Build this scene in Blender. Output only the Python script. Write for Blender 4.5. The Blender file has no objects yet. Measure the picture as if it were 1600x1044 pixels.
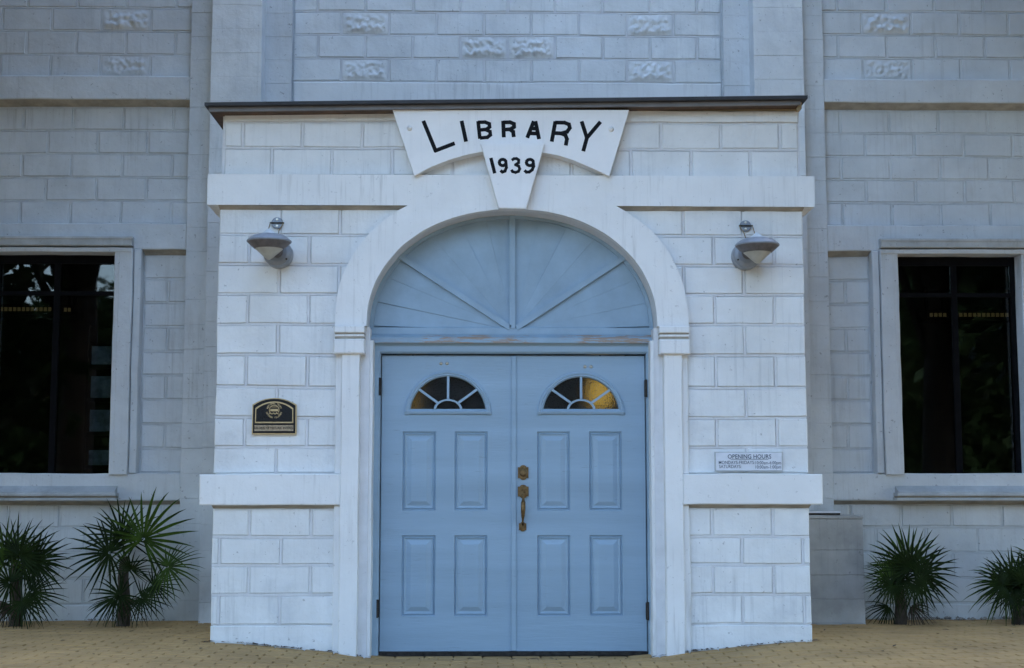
import bpy, bmesh, math, random
from mathutils import Vector, Matrix, noise
R = math.radians
random.seed(7)
S = bpy.context.scene
col = S.collection

# ------------------------------------------------------------------ camera, sky, sun, exposure
F = 2222.0
CX, CY, CZ = -0.15, -9.8, 1.18
PS, TH = math.atan(34 / F), math.atan(235 / F)
cam = bpy.data.cameras.new('camera'); cam.sensor_width = 36; cam.lens = 36 * F / 1600
cam.clip_start = 0.05; cam.clip_end = 3000
camo = bpy.data.objects.new('camera', cam); col.objects.link(camo)
camo.location = (CX, CY, CZ); camo.rotation_euler = (R(90) + TH, 0, -PS)
S.camera = camo

SUN_EL, SUN_AZ = 48, 12          # veiled sun behind the building, the front is in open shade
W = bpy.data.worlds.new('World'); S.world = W; W.use_nodes = True
wn = W.node_tree.nodes; wl = W.node_tree.links
sky = wn.new('ShaderNodeTexSky'); sky.sky_type = 'NISHITA'; sky.sun_disc = False
sky.sun_elevation = R(SUN_EL); sky.sun_rotation = R(SUN_AZ); sky.air_density = 1.0; sky.dust_density = 1.4; sky.ozone_density = 0.8
wl.new(sky.outputs[0], wn['Background'].inputs[0]); wn['Background'].inputs[1].default_value = 0.15
sl = bpy.data.lights.new('sun', 'SUN'); sl.energy = 0.7; sl.angle = R(25); sl.color = (1.0, 0.93, 0.82)
so = bpy.data.objects.new('sun', sl); col.objects.link(so)
so.rotation_euler = (-R(90 - SUN_EL), 0, -R(SUN_AZ)); so.location = (0, 20, 30)
S.view_settings.view_transform = 'Standard'; S.view_settings.look = 'None'
S.view_settings.gamma = 1; S.view_settings.use_curve_mapping = False
S.view_settings.exposure = 2.8

# where a point seen in the photograph lies on the vertical plane y = Y (metres)
fw = (math.sin(PS) * math.cos(TH), math.cos(PS) * math.cos(TH), math.sin(TH))
rt = (math.cos(PS), -math.sin(PS), 0)
up = (-math.sin(PS) * math.sin(TH), -math.cos(PS) * math.sin(TH), math.cos(TH))
def P(px, py, Y):
    a = (px - 800) / F; b = (522 - py) / F
    d = [fw[i] + a * rt[i] + b * up[i] for i in range(3)]
    t = (Y - CY) / d[1]
    return (CX + t * d[0], CZ + t * d[2])
def P3(px, py, Y):
    x, z = P(px, py, Y); return Vector((x, Y, z))

# ------------------------------------------------------------------ materials
def mat(name, base, rough=0.55, var=0.06, vscale=3.0, bump=0.15, bscale=60.0, streak=0.0, streak_col=(0.35, 0.36, 0.36),
        spots=0.0, metal=0.0, spec=0.4, fine=0.25, stretch=(1, 1, 1), transl=0.0, blotch=0.0, blotch_col=(0.4, 0.4, 0.38)):
    m = bpy.data.materials.new(name); m.use_nodes = True
    n = m.node_tree.nodes; l = m.node_tree.links
    bs = n['Principled BSDF']; bs.inputs['Roughness'].default_value = rough; bs.inputs['Metallic'].default_value = metal
    bs.inputs['Specular IOR Level'].default_value = spec
    geo = n.new('ShaderNodeNewGeometry')
    mp = n.new('ShaderNodeMapping'); mp.inputs['Scale'].default_value = stretch; l.new(geo.outputs['Position'], mp.inputs[0])
    def noi(scale, det=5, rgh=0.6, src=None):
        t = n.new('ShaderNodeTexNoise'); t.inputs['Scale'].default_value = scale; t.inputs['Detail'].default_value = det
        t.inputs['Roughness'].default_value = rgh; l.new(src or mp.outputs[0], t.inputs[0]); return t.outputs[0]
    def ramp(src, a, b):
        r = n.new('ShaderNodeMapRange'); r.inputs[1].default_value = a; r.inputs[2].default_value = b
        l.new(src, r.inputs[0]); return r.outputs[0]
    def mix(fac, c1, c2, k=1.0):
        x = n.new('ShaderNodeMix'); x.data_type = 'RGBA'
        if k != 1.0:
            q = n.new('ShaderNodeMath'); q.operation = 'MULTIPLY'; q.inputs[1].default_value = k; l.new(fac, q.inputs[0]); fac = q.outputs[0]
        l.new(fac, x.inputs[0])
        for i, c in ((6, c1), (7, c2)):
            if hasattr(c, 'is_linked'): l.new(c, x.inputs[i])
            else: x.inputs[i].default_value = (*c, 1)
        return x.outputs[2]
    lo = tuple(max(0, c * (1 - var * 2)) for c in base); hi = tuple(min(1, c * (1 + var)) for c in base)
    c = mix(ramp(noi(vscale), 0.3, 0.7), lo, hi)
    if blotch:
        c = mix(ramp(noi(1.7, 6, 0.7), 0.56, 0.74), c, blotch_col, blotch)
    if streak:
        ms = n.new('ShaderNodeMapping'); ms.inputs['Scale'].default_value = (30, 30, 1.6); l.new(geo.outputs['Position'], ms.inputs[0])
        s1 = ramp(noi(1.0, 4, 0.65, ms.outputs[0]), 0.52, 0.78); s2 = ramp(noi(1.3, 3, 0.5), 0.4, 0.65)
        q = n.new('ShaderNodeMath'); q.operation = 'MULTIPLY'; l.new(s1, q.inputs[0]); l.new(s2, q.inputs[1])
        c = mix(q.outputs[0], c, streak_col, streak)
    if spots:
        c = mix(ramp(noi(26, 3, 0.75), 0.655, 0.70), c, (0.16, 0.16, 0.16), spots)
    l.new(c, bs.inputs['Base Color'])
    b1 = noi(bscale, 4, 0.65); b2 = noi(bscale * 0.16, 3, 0.5)
    ad = n.new('ShaderNodeMath'); ad.operation = 'MULTIPLY_ADD'; l.new(b1, ad.inputs[0]); ad.inputs[1].default_value = fine; l.new(b2, ad.inputs[2])
    bp = n.new('ShaderNodeBump'); bp.inputs['Strength'].default_value = bump; bp.inputs['Distance'].default_value = 0.02
    l.new(ad.outputs[0], bp.inputs['Height']); l.new(bp.outputs[0], bs.inputs['Normal'])
    if transl:
        tr = n.new('ShaderNodeBsdfTranslucent'); l.new(c, tr.inputs[0]); ms_ = n.new('ShaderNodeMixShader'); ms_.inputs[0].default_value = transl
        l.new(bs.outputs[0], ms_.inputs[1]); l.new(tr.outputs[0], ms_.inputs[2]); l.new(ms_.outputs[0], n['Material Output'].inputs[0])
    return m

def glass_mat(name, tint=(1, 1, 1), bump=0.0):
    m = bpy.data.materials.new(name); m.use_nodes = True
    n = m.node_tree.nodes; l = m.node_tree.links; n.remove(n['Principled BSDF'])
    t = n.new('ShaderNodeBsdfTransparent'); t.inputs[0].default_value = (*tint, 1)
    g = n.new('ShaderNodeBsdfGlossy'); g.inputs['Roughness'].default_value = 0.02
    if bump: g.inputs[0].default_value = (.35, .35, .35, 1)
    f = n.new('ShaderNodeFresnel'); f.inputs[0].default_value = 1.5
    x = n.new('ShaderNodeMixShader'); l.new(f.outputs[0], x.inputs[0]); l.new(t.outputs[0], x.inputs[1]); l.new(g.outputs[0], x.inputs[2])
    if bump:
        nt = n.new('ShaderNodeTexNoise'); nt.inputs['Scale'].default_value = 90
        ge = n.new('ShaderNodeNewGeometry'); l.new(ge.outputs['Position'], nt.inputs[0])
        b = n.new('ShaderNodeBump'); b.inputs['Strength'].default_value = bump; b.inputs['Distance'].default_value = 0.01
        l.new(nt.outputs[0], b.inputs['Height']); l.new(b.outputs[0], g.inputs['Normal']); l.new(b.outputs[0], f.inputs['Normal'])
        rf = n.new('ShaderNodeBsdfRefraction'); rf.inputs['IOR'].default_value = 1.15; rf.inputs['Roughness'].default_value = 0.12
        rf.inputs[0].default_value = (*tint, 1); l.new(b.outputs[0], rf.inputs['Normal']); l.new(rf.outputs[0], x.inputs[1])
    l.new(x.outputs[0], n['Material Output'].inputs[0]); return m

def emit_mat(name, c, s):
    m = bpy.data.materials.new(name); m.use_nodes = True
    b = m.node_tree.nodes['Principled BSDF']; b.inputs['Base Color'].default_value = (*c, 1)
    b.inputs['Emission Color'].default_value = (*c, 1); b.inputs['Emission Strength'].default_value = s
    return m

M = {}
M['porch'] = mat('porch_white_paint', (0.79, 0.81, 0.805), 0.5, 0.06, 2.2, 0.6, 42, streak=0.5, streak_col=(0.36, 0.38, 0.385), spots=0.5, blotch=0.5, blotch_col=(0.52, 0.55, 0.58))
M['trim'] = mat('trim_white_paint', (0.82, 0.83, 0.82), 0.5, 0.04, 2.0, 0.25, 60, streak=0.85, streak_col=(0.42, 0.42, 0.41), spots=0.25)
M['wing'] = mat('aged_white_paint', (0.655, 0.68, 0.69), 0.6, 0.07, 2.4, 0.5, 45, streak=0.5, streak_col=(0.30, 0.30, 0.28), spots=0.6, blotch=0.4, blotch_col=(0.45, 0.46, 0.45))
M['mortar'] = mat('painted_mortar', (0.65, 0.675, 0.685), 0.7, 0.08, 6, 0.3, 60, streak=0.4, spots=0.3)
M['pmortar'] = mat('porch_mortar', (0.73, 0.74, 0.75), 0.6, 0.06, 6, 0.25, 60, streak=0.3, spots=0.2)
M['under'] = mat('shaded_warm_brown', (0.42, 0.38, 0.31), 0.8, 0.15, 9, 0.3, 50)  # shade and warm ground bounce put into the colour of undersides and grooves
M['plaque'] = mat('sign_white_paint', (0.86, 0.86, 0.85), 0.45, 0.03, 4, 0.1, 90, streak=0.25, spots=0.15)
M['pier'] = mat('grey_block', (0.46, 0.46, 0.45), 0.8, 0.15, 3, 0.3, 50, streak=0.5, streak_col=(0.18, 0.18, 0.18), spots=0.5, blotch=0.6, blotch_col=(0.22, 0.22, 0.22))
M['blue'] = mat('door_blue_paint', (0.305, 0.425, 0.53), 0.38, 0.07, 1.5, 0.16, 40, stretch=(0.25, 1, 3), spots=0.25, fine=0.6, blotch=0.3, blotch_col=(0.25, 0.345, 0.43))
M['fan'] = mat('fan_blue_paint', (0.295, 0.415, 0.52), 0.45, 0.07, 5, 0.15, 30, streak=0.2, streak_col=(0.2, 0.3, 0.4))
M['roof'] = mat('dark_roof_edge', (0.035, 0.035, 0.038), 0.6, 0.2, 8, 0.2, 40)
M['fascia'] = mat('grey_metal_fascia', (0.19, 0.19, 0.20), 0.45, 0.12, 6, 0.1, 40, streak=0.3, streak_col=(0.1, 0.1, 0.1))
M['wood'] = mat('stained_wood', (0.45, 0.36, 0.22), 0.7, 0.25, 12, 0.3, 40, stretch=(0.3, 1, 2))
M['darkwood'] = mat('dark_soffit_wood', (0.10, 0.055, 0.03), 0.7, 0.25, 12, 0.3, 40)
M['black'] = mat('black_lettering', (0.008, 0.009, 0.011), 0.6, 0.1, 8, 0.1, 60, spec=0.12)
M['hinge'] = mat('dark_iron', (0.05, 0.045, 0.04), 0.5, 0.3, 30, 0.2, 80, metal=0.6)
M['bronze'] = mat('aged_brass', (0.21, 0.135, 0.06), 0.45, 0.3, 40, 0.25, 120, metal=0.75)
M['gold'] = mat('gold_line', (0.55, 0.40, 0.20), 0.4, 0.1, 30, 0.05, 80, metal=0.5)
M['screw'] = mat('bright_screw', (0.65, 0.6, 0.5), 0.3, 0.05, 20, 0.05, 80, metal=0.8)
M['plblack'] = mat('black_enamel', (0.008, 0.008, 0.009), 0.25, 0.1, 10, 0.04, 60)
M['lamp'] = mat('grey_lamp_metal', (0.26, 0.29, 0.33), 0.4, 0.08, 20, 0.06, 80, metal=0.2)
M['lampdark'] = mat('lamp_underside', (0.13, 0.12, 0.12), 0.5, 0.15, 30, 0.08, 80)
M['lens'] = mat('frosted_lens', (0.66, 0.66, 0.60), 0.3, 0.06, 20, 0.05, 80, transl=0.35)
M['topcone'] = mat('pale_cone', (0.62, 0.66, 0.68), 0.35, 0.05, 20, 0.05, 80)
M['cord'] = mat('brown_cord', (0.28, 0.2, 0.1), 0.8, 0.2, 60, 0.1, 80)
M['signboard'] = mat('sign_board', (0.72, 0.75, 0.80), 0.4, 0.05, 10, 0.05, 60, blotch=0.8, blotch_col=(0.52, 0.57, 0.64))
M['ink'] = mat('sign_ink', (0.09, 0.12, 0.16), 0.5, 0.2, 90, 0.02, 60)
M['strip'] = mat('worn_brass_strip', (0.42, 0.32, 0.20), 0.4, 0.2, 60, 0.1, 80, metal=0.3, blotch=0.9, blotch_col=(0.3, 0.4, 0.62))
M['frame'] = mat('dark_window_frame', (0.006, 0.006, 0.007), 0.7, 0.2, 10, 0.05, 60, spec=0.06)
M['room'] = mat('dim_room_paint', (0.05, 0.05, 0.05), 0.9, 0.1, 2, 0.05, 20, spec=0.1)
M['sill'] = mat('weathered_sill', (0.50, 0.52, 0.52), 0.6, 0.12, 5, 0.2, 60, streak=0.6, streak_col=(0.25, 0.26, 0.25), spots=0.3)
M['glass'] = glass_mat('window_glass', (0.55, 0.6, 0.6))
M['oglass'] = glass_mat('obscure_glass', (0.8, 0.78, 0.7), 0.9)
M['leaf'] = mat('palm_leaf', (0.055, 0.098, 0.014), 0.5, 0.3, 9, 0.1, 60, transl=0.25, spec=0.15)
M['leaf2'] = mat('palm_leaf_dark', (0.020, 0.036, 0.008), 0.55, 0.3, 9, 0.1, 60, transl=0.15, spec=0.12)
M['dead'] = mat('dry_leaf', (0.07, 0.045, 0.028), 0.8, 0.4, 30, 0.2, 60)
M['trunk'] = mat('palm_trunk', (0.07, 0.055, 0.04), 0.85, 0.3, 20, 0.6, 60)
M['paver'] = mat('tan_paver', (0.43, 0.272, 0.108), 0.85, 0.14, 1.6, 0.35, 90, spots=0.12, blotch=0.35, blotch_col=(0.30, 0.21, 0.115))
M['sand'] = mat('sand_bed', (0.16, 0.115, 0.07), 0.95, 0.2, 6, 0.4, 60)
M['ground'] = mat('sandy_ground', (0.27, 0.21, 0.14), 0.95, 0.2, 0.4, 0.4, 20)
M['asphalt'] = mat('asphalt', (0.05, 0.05, 0.052), 0.9, 0.15, 2, 0.3, 60)
M['pebble'] = mat('pebble', (0.36, 0.33, 0.29), 0.7, 0.35, 14, 0.1, 60)
M['tree'] = mat('tree_leaf', (0.045, 0.085, 0.03), 0.5, 0.35, 2, 0.05, 30, transl=0.2)
M['bark'] = mat('tree_bark', (0.065, 0.055, 0.045), 0.9, 0.25, 8, 0.7, 30)
M['tray'] = mat('tray_metal', (0.82, 0.85, 0.9), 0.3, 0.05, 20, 0.05, 60)
M['panes'] = mat('reflected_pane_tone', (0.42, 0.47, 0.52), 0.6, 0.3, 14, 0.05, 60)  # pale tone stands in for panes reflected in the window
M['lampglow'] = emit_mat('warm_lamp_glow', (1.0, 0.70, 0.17), 0.075)
M['slot'] = emit_mat('glowing_dash', (1.0, 0.72, 0.30), 0.009)
# the rail above the doors has lost paint in long flakes
def peel_mat():
    m = M['fan'].copy(); m.name = 'peeling_blue_paint'; n = m.node_tree.nodes; l = m.node_tree.links
    bs = n['Principled BSDF']; old = bs.inputs['Base Color'].links[0].from_socket
    g = n.new('ShaderNodeNewGeometry'); mp = n.new('ShaderNodeMapping'); mp.inputs['Scale'].default_value = (7, 20, 75); l.new(g.outputs['Position'], mp.inputs[0])
    t = n.new('ShaderNodeTexNoise'); t.inputs['Scale'].default_value = 1; t.inputs['Detail'].default_value = 6; t.inputs['Roughness'].default_value = 0.7; l.new(mp.outputs[0], t.inputs[0])
    r = n.new('ShaderNodeMapRange'); r.inputs[1].default_value = 0.49; r.inputs[2].default_value = 0.52; l.new(t.outputs[0], r.inputs[0])
    t2 = n.new('ShaderNodeTexNoise'); t2.inputs['Scale'].default_value = 2.2; l.new(g.outputs['Position'], t2.inputs[0])
    r2 = n.new('ShaderNodeMapRange'); r2.inputs[1].default_value = 0.34; r2.inputs[2].default_value = 0.44; l.new(t2.outputs[0], r2.inputs[0])
    q = n.new('ShaderNodeMath'); q.operation = 'MULTIPLY'; l.new(r.outputs[0], q.inputs[0]); l.new(r2.outputs[0], q.inputs[1])
    x = n.new('ShaderNodeMix'); x.data_type = 'RGBA'; l.new(q.outputs[0], x.inputs[0]); l.new(old, x.inputs[6]); x.inputs[7].default_value = (0.34, 0.26, 0.20, 1)
    l.new(x.outputs[2], bs.inputs['Base Color']); return m
M['peel'] = peel_mat()

# ------------------------------------------------------------------ mesh helpers
WOBBLY = {'porch_white_paint', 'trim_white_paint', 'aged_white_paint', 'painted_mortar', 'porch_mortar', 'grey_block', 'shaded_warm_brown'}
WL = {}                                     # world location of every object
class MB:
    def __init__(s): s.v = []; s.f = []
    def add(s, vs, fs):
        o = len(s.v); s.v += [tuple(v) for v in vs]; s.f += [tuple(i + o for i in f) for f in fs]; return s
    def box(s, x0, x1, y0, y1, z0, z1):
        x0, x1 = min(x0, x1), max(x0, x1)
        return s.add([(x, y, z) for x in (x0, x1) for y in (y0, y1) for z in (z0, z1)],
                     [(0, 1, 3, 2), (4, 6, 7, 5), (0, 4, 5, 1), (2, 3, 7, 6), (0, 2, 6, 4), (1, 5, 7, 3)])
    def block(s, x0, x1, z0, z1, yf, yb, b=0.006):          # chamfered front, faces -y
        x0, x1 = min(x0, x1), max(x0, x1)
        q = lambda i, y: [(x0 + i, y, z0 + i), (x1 - i, y, z0 + i), (x1 - i, y, z1 - i), (x0 + i, y, z1 - i)]
        fs = [(0, 1, 2, 3), (11, 10, 9, 8)]
        for k in range(4):
            j = (k + 1) % 4
            fs += [(4 + k, 4 + j, j, k), (8 + k, 8 + j, 4 + j, 4 + k)]
        return s.add(q(b, yf) + q(0, yf + b) + q(0, yb), fs)
    def prism(s, pts, y0, y1, cap=True):                    # outline in x,z extruded along y (counter-clockwise seen from -y)
        n = len(pts); vs = [(x, y0, z) for x, z in pts] + [(x, y1, z) for x, z in pts]
        fs = [((i + 1) % n, i, i + n, (i + 1) % n + n) for i in range(n)]
        if cap: fs += [tuple(range(n)), tuple(range(2 * n - 1, n - 1, -1))]
        return s.add(vs, fs)
    def xprism(s, pts, x0, x1):                             # outline in y,z extruded along x
        x0, x1 = min(x0, x1), max(x0, x1)
        n = len(pts); vs = [(x0, y, z) for y, z in pts] + [(x1, y, z) for y, z in pts]
        fs = [(i, (i + 1) % n, (i + 1) % n + n, i + n) for i in range(n)] + [tuple(range(n - 1, -1, -1)), tuple(range(n, 2 * n))]
        return s.add(vs, fs)
    def tube(s, pts, rads, seg=8, caps=True):
        pts = [Vector(p) for p in pts]; o = len(s.v); n = len(pts)
        for i, p in enumerate(pts):
            t = (pts[min(i + 1, n - 1)] - pts[max(i - 1, 0)]).normalized()
            a = t.cross(Vector((0, 0, 1)) if abs(t.z) < 0.9 else Vector((1, 0, 0))).normalized(); b = t.cross(a)
            r = rads[i] if hasattr(rads, '__len__') else rads
            for k in range(seg):
                w = 2 * math.pi * k / seg; s.v.append(tuple(p + a * (r * math.cos(w)) + b * (r * math.sin(w))))
        for i in range(n - 1):
            for k in range(seg):
                j = (k + 1) % seg; s.f.append((o + i * seg + k, o + i * seg + j, o + (i + 1) * seg + j, o + (i + 1) * seg + k))
        if caps:
            s.f.append(tuple(o + k for k in range(seg - 1, -1, -1))); s.f.append(tuple(o + (n - 1) * seg + k for k in range(seg)))
        return s
    def lathe(s, c, prof, seg=32, axis='z'):                # profile (radius, height)
        o = len(s.v); c = Vector(c); n = len(prof)
        for r, h in prof:
            for k in range(seg):
                w = 2 * math.pi * k / seg
                d = Vector((r * math.cos(w), r * math.sin(w), h)) if axis == 'z' else Vector((r * math.cos(w), -h, r * math.sin(w)))
                s.v.append(tuple(c + d))
        for i in range(n - 1):
            for k in range(seg):
                j = (k + 1) % seg; s.f.append((o + i * seg + k, o + i * seg + j, o + (i + 1) * seg + j, o + (i + 1) * seg + k))
        return s
    def stroke(s, pts, w, y0, y1):                          # flat stroke of width w along x,z points, rounded ridge facing -y
        for i in range(len(pts) - 1):
            a, b = Vector(pts[i]), Vector(pts[i + 1]); d = (b - a)
            if d.length < 1e-6: continue
            d.normalize(); nrm = Vector((-d.y, d.x)) * w / 2; ex = d * (w * 0.32)
            a2 = a - (ex if i else ex * 0); b2 = b + (ex if i < len(pts) - 2 else ex * 0)
            q = [a2 - nrm, b2 - nrm, b2 + nrm, a2 + nrm]; k = 0.45
            k = 0.7; q2 = [a2 - nrm * k, b2 - nrm * k, b2 + nrm * k, a2 + nrm * k]
            e = 0.0004 * (i % 3)
            vs = [(p.x, y1, p.y) for p in q] + [(p.x, y0 - e, p.y) for p in q2]
            s.add(vs, [(4, 5, 6, 7)] + [(j, (j + 1) % 4, 4 + (j + 1) % 4, 4 + j) for j in range(4)])
        return s
    def build(s, name, m, parent=None, smooth=False, fix=False):
        xs = [v[0] for v in s.v]; ys = [v[1] for v in s.v]; zs = [v[2] for v in s.v]
        c = Vector(((min(xs) + max(xs)) / 2, (min(ys) + max(ys)) / 2, min(zs)))
        me = bpy.data.meshes.new(name); me.from_pydata([(v[0] - c.x, v[1] - c.y, v[2] - c.z) for v in s.v], [], s.f)
        if fix:
            bm = bmesh.new(); bm.from_mesh(me); bmesh.ops.recalc_face_normals(bm, faces=bm.faces); bm.to_mesh(me); bm.free()
        if m: me.materials.append(m)
        if m and m.name in WOBBLY:               # hand-laid masonry: long edges are cut up and everything drifts a few millimetres
            bm = bmesh.new(); bm.from_mesh(me)
            lg = [e for e in bm.edges if e.calc_length() > 0.24] if all(len(f) <= 4 for f in s.f) else []
            groups = {}
            for e in lg: groups.setdefault(min(24, int(e.calc_length() / 0.13)), []).append(e)
            for k_, es in groups.items():
                es = [e for e in es if e.is_valid]
                if es: bmesh.ops.subdivide_edges(bm, edges=es, cuts=k_, use_grid_fill=False)
            for v in bm.verts:
                p = v.co + c
                d1 = noise.noise_vector(p * 1.9); d2 = noise.noise_vector(p * 8.5 + Vector((7, 3, 1)))
                v.co += Vector((d1.x * .006 + d2.x * .0032, d1.y * .0015 + d2.y * .0008, d1.z * .006 + d2.z * .0032))
            bm.to_mesh(me); bm.free()
        if smooth:
            for p in me.polygons: p.use_smooth = True
        me.update(); o = bpy.data.objects.new(name, me); col.objects.link(o)
        return place(o, c, parent)
def place(o, c, parent=None):
    c = Vector(c); WL[o.name] = c
    if parent is not None:
        o.parent = parent; o.location = c - WL[parent.name]
    else: o.location = c
    return o
def empty(name, loc):
    o = bpy.data.objects.new(name, None); o.empty_display_size = 0.2; col.objects.link(o); return place(o, loc)
def tag(o, label, cat, group=None):
    o['label'] = label; o['category'] = cat
    if group: o['group'] = group
    return o
def kind(o, k): o['kind'] = k; return o
def text_mesh(mb, body, size, cx, cz, y, rot=0.0, sx=1.0, bold=0.0):
    cu = bpy.data.curves.new('lettering', 'FONT'); cu.body = body; cu.size = size; cu.align_x = 'CENTER'; cu.align_y = 'CENTER'; cu.offset = bold
    cu.resolution_u = 3
    ob = bpy.data.objects.new('lettering', cu); me = bpy.data.meshes.new_from_object(ob)
    co, si = math.cos(rot), math.sin(rot)
    vs = []
    for v in me.vertices:
        a, b = v.co.x * sx, v.co.y
        vs.append((cx + a * co - b * si, y, cz + a * si + b * co))
    mb.add(vs, [tuple(p.vertices) for p in me.polygons])
    bpy.data.objects.remove(ob); bpy.data.curves.remove(cu); bpy.data.meshes.remove(me)

# ------------------------------------------------------------------ ground
def sm(a, b, x):
    t = max(0, min(1, (x - a) / (b - a))); return t * t * (3 - 2 * t)
def gz(x, y):                                # the paving swells a little towards the porch corners
    return (0.05 + 0.07 * sm(1.05, 2.05, abs(x)) * (1 - sm(0.2, 2.0, y)) * (1 - sm(2.4, 4.2, abs(x)) * 0.6) * sm(-4.5, -1.5, y)
            - 0.05 * (1 - sm(0.85, 1.25, abs(x))) * sm(-0.6, 0.12, y))
gm = MB()
XS = [-400, -120, -40, -14] + [-8 + 0.5 * i for i in range(33)] + [14, 40, 120, 400]
YS = [-400, -150, -60, -24, -12, -8] + [-6 + 0.4 * i for i in range(23)] + [5, 12, 40, 150, 400]
for y in YS:
    for x in XS: gm.v.append((x, y, gz(x, y) - 0.052))
nx = len(XS)
for j in range(len(YS) - 1):
    for i in range(nx - 1): gm.f.append((j * nx + i, j * nx + i + 1, (j + 1) * nx + i + 1, (j + 1) * nx + i))
ground = kind(gm.build('ground', M['ground']), 'structure')
PL, PD = 0.2, 0.1
def paver(mb, x, y, l, d, jx):
    g = 0.0035; x0, x1, y0, y1 = x + g, x + l - g, y + g, y + d - g; b = 0.005
    dz = random.uniform(-0.0025, 0.0025)
    z = lambda a, c: gz(a, c) + dz
    lo = [(x0, y0), (x1, y0), (x1, y1), (x0, y1)]; hi = [(x0 + b, y0 + b), (x1 - b, y0 + b), (x1 - b, y1 - b), (x0 + b, y1 - b)]
    vs = [(p[0], p[1], z(*p)) for p in hi] + [(p[0], p[1], z(*p) - b) for p in lo] + [(p[0], p[1], z(*p) - 0.05) for p in lo]
    fs = [(0, 1, 2, 3)]
    for k in range(4):
        j = (k + 1) % 4; fs += [(4 + k, 4 + j, j, k), (8 + k, 8 + j, 4 + j, 4 + k)]
    mb.add(vs, fs)
rest = MB(); cnt = 0
rows = []
j = 0; y = -3.3
while y < 2.28:
    rows.append((y, j)); y += PD; j += 1
cells = []
for y, j in rows:
    x = -5.6 + (j % 2) * PL / 2
    while x < 5.6:
        inside = abs(x + PL / 2) < 1.98 and y > -0.09
        door = abs(x + PL / 2) < 0.98 and y < 0.12
        if (not inside) or door: cells.append((x, y))
        x += PL
def seen(c):
    x, y = c; xx, yy = x + 0.1, y + 0.05
    return -0.72 < y and abs(xx) < 0.36 * (yy + 9.8) + 0.1
near = sorted([c for c in cells if seen(c)], key=lambda c: c[1])[:290]; ns = set(near)
for c in cells:
    if c in ns:
        m = MB(); paver(m, c[0], c[1], PL, PD, 0); m.build('paver', M['paver'], ground)
    else: paver(rest, c[0], c[1], PL, PD, 0)
kind(rest.build('paver_field', M['paver'], ground), 'stuff')
rd = MB().box(-200, 200, -26, -17, -0.06, -0.045); kind(rd.build('road', M['asphalt']), 'structure')

# ------------------------------------------------------------------ the library
B = tag(empty('library_building', (0, 2.3, 0)), 'white painted block library with arched porch and pale blue double doors', 'building')
def jit(a): return random.uniform(-a, a)
def wall_block(x0, x1, z0, z1, yf, yb, m, parent, gap=0.0095, name='block', e0=None, e1=None):
    mb = MB(); g0 = gap if e0 is None else e0; g1 = gap if e1 is None else e1
    mb.block(x0 + g0 + jit(.002), x1 - g1 + jit(.002), z0 + gap + jit(.002), z1 - gap + jit(.002), yf + jit(.003), yb, 0.006)
    # one corner a little out of true
    v = mb.v; v[2] = (v[2][0] + jit(.003), v[2][1] + jit(.0025), v[2][2] + jit(.003)); v[0] = (v[0][0] + jit(.003), v[0][1] + jit(.0025), v[0][2])
    return mb.build(name, m, parent)
def rough_block(x0, x1, z0, z1, yf, yb, m, parent, seed):
    mb = MB(); nx_, nz_ = 40, 18; g = 0.012; x0 += g; x1 -= g; z0 += g; z1 -= g
    for jz in range(nz_ + 1):
        for ix in range(nx_ + 1):
            u, w = ix / nx_, jz / nz_; e = min(1, min(u, 1 - u) * 7) * min(1, min(w, 1 - w) * 4)
            p = Vector((u * 8.5 + seed * 7.1, w * 3.8, seed * 3.3))
            h = 0.5 + 0.9 * noise.noise(p * 1.3) + 0.5 * abs(noise.noise(p * 2.6)) - 0.35 * abs(math.sin(u * 9.5 + 2 * noise.noise(p)))
            h += 0.55 * (1 if w < 0.32 + 0.12 * math.sin(u * 21 + seed) and w > 0.08 else 0)
            mb.v.append((x0 + u * (x1 - x0), yf + 0.004 - 0.021 * max(-0.4, h) * e, z0 + w * (z1 - z0)))
    for jz in range(nz_):
        for ix in range(nx_):
            a = jz * (nx_ + 1) + ix; mb.f.append((a, a + 1, a + nx_ + 2, a + nx_ + 1))
    o = len(mb.v); mb.box(x0, x1, yf + 0.006, yb, z0, z1)
    return mb.build('rock_face_block', m, parent, smooth=True)
def panel(parent, wallmb, x0, x1, zb, joints, yf, m, rough=(), proud=0.012, e_in=0.002):
    own = wallmb is None or not isinstance(wallmb, MB)
    mm = wallmb
    if own: wallmb = MB()
    """zb: row boundaries bottom to top; joints(row) -> x positions of upright joints; the mortar beads go to wallmb"""
    lo, hi = min(x0, x1), max(x0, x1); bk = yf + proud
    for r in range(len(zb) - 1):
        z0, z1 = zb[r], zb[r + 1]
        js = [q for q in sorted(joints(r)) if lo + 0.03 < q < hi - 0.03]
        xs = [lo] + js + [hi]
        for k in range(len(xs) - 1):
            e0 = e_in if k == 0 else None; e1 = e_in if k == len(xs) - 2 else None
            mid = (xs[k] + xs[k + 1]) / 2
            if any(rr == r and abs(mid - rx) < 0.12 for rr, rx in rough): rough_block(xs[k], xs[k + 1], z0, z1, yf, bk + .001, m, parent, mid * 3 + r)
            else: wall_block(xs[k], xs[k + 1], z0, z1, yf, bk + .001, m, parent, e0=e0, e1=e1)
        for q in js: wallmb.box(q - 0.0068, q + 0.0068, bk - 0.008, bk + 0.002, z0 + 0.006, z1 - 0.006)
        if r: wallmb.box(lo + .003, hi - .003, bk - 0.0083, bk + 0.002, z0 - 0.0068, z0 + 0.0068)
    if own:
        wallmb.box(lo + .002, hi - .002, bk + .0003, bk + .0018, zb[0] + .002, zb[-1] - .002)
        wallmb.build('mortar', mm, parent)

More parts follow.
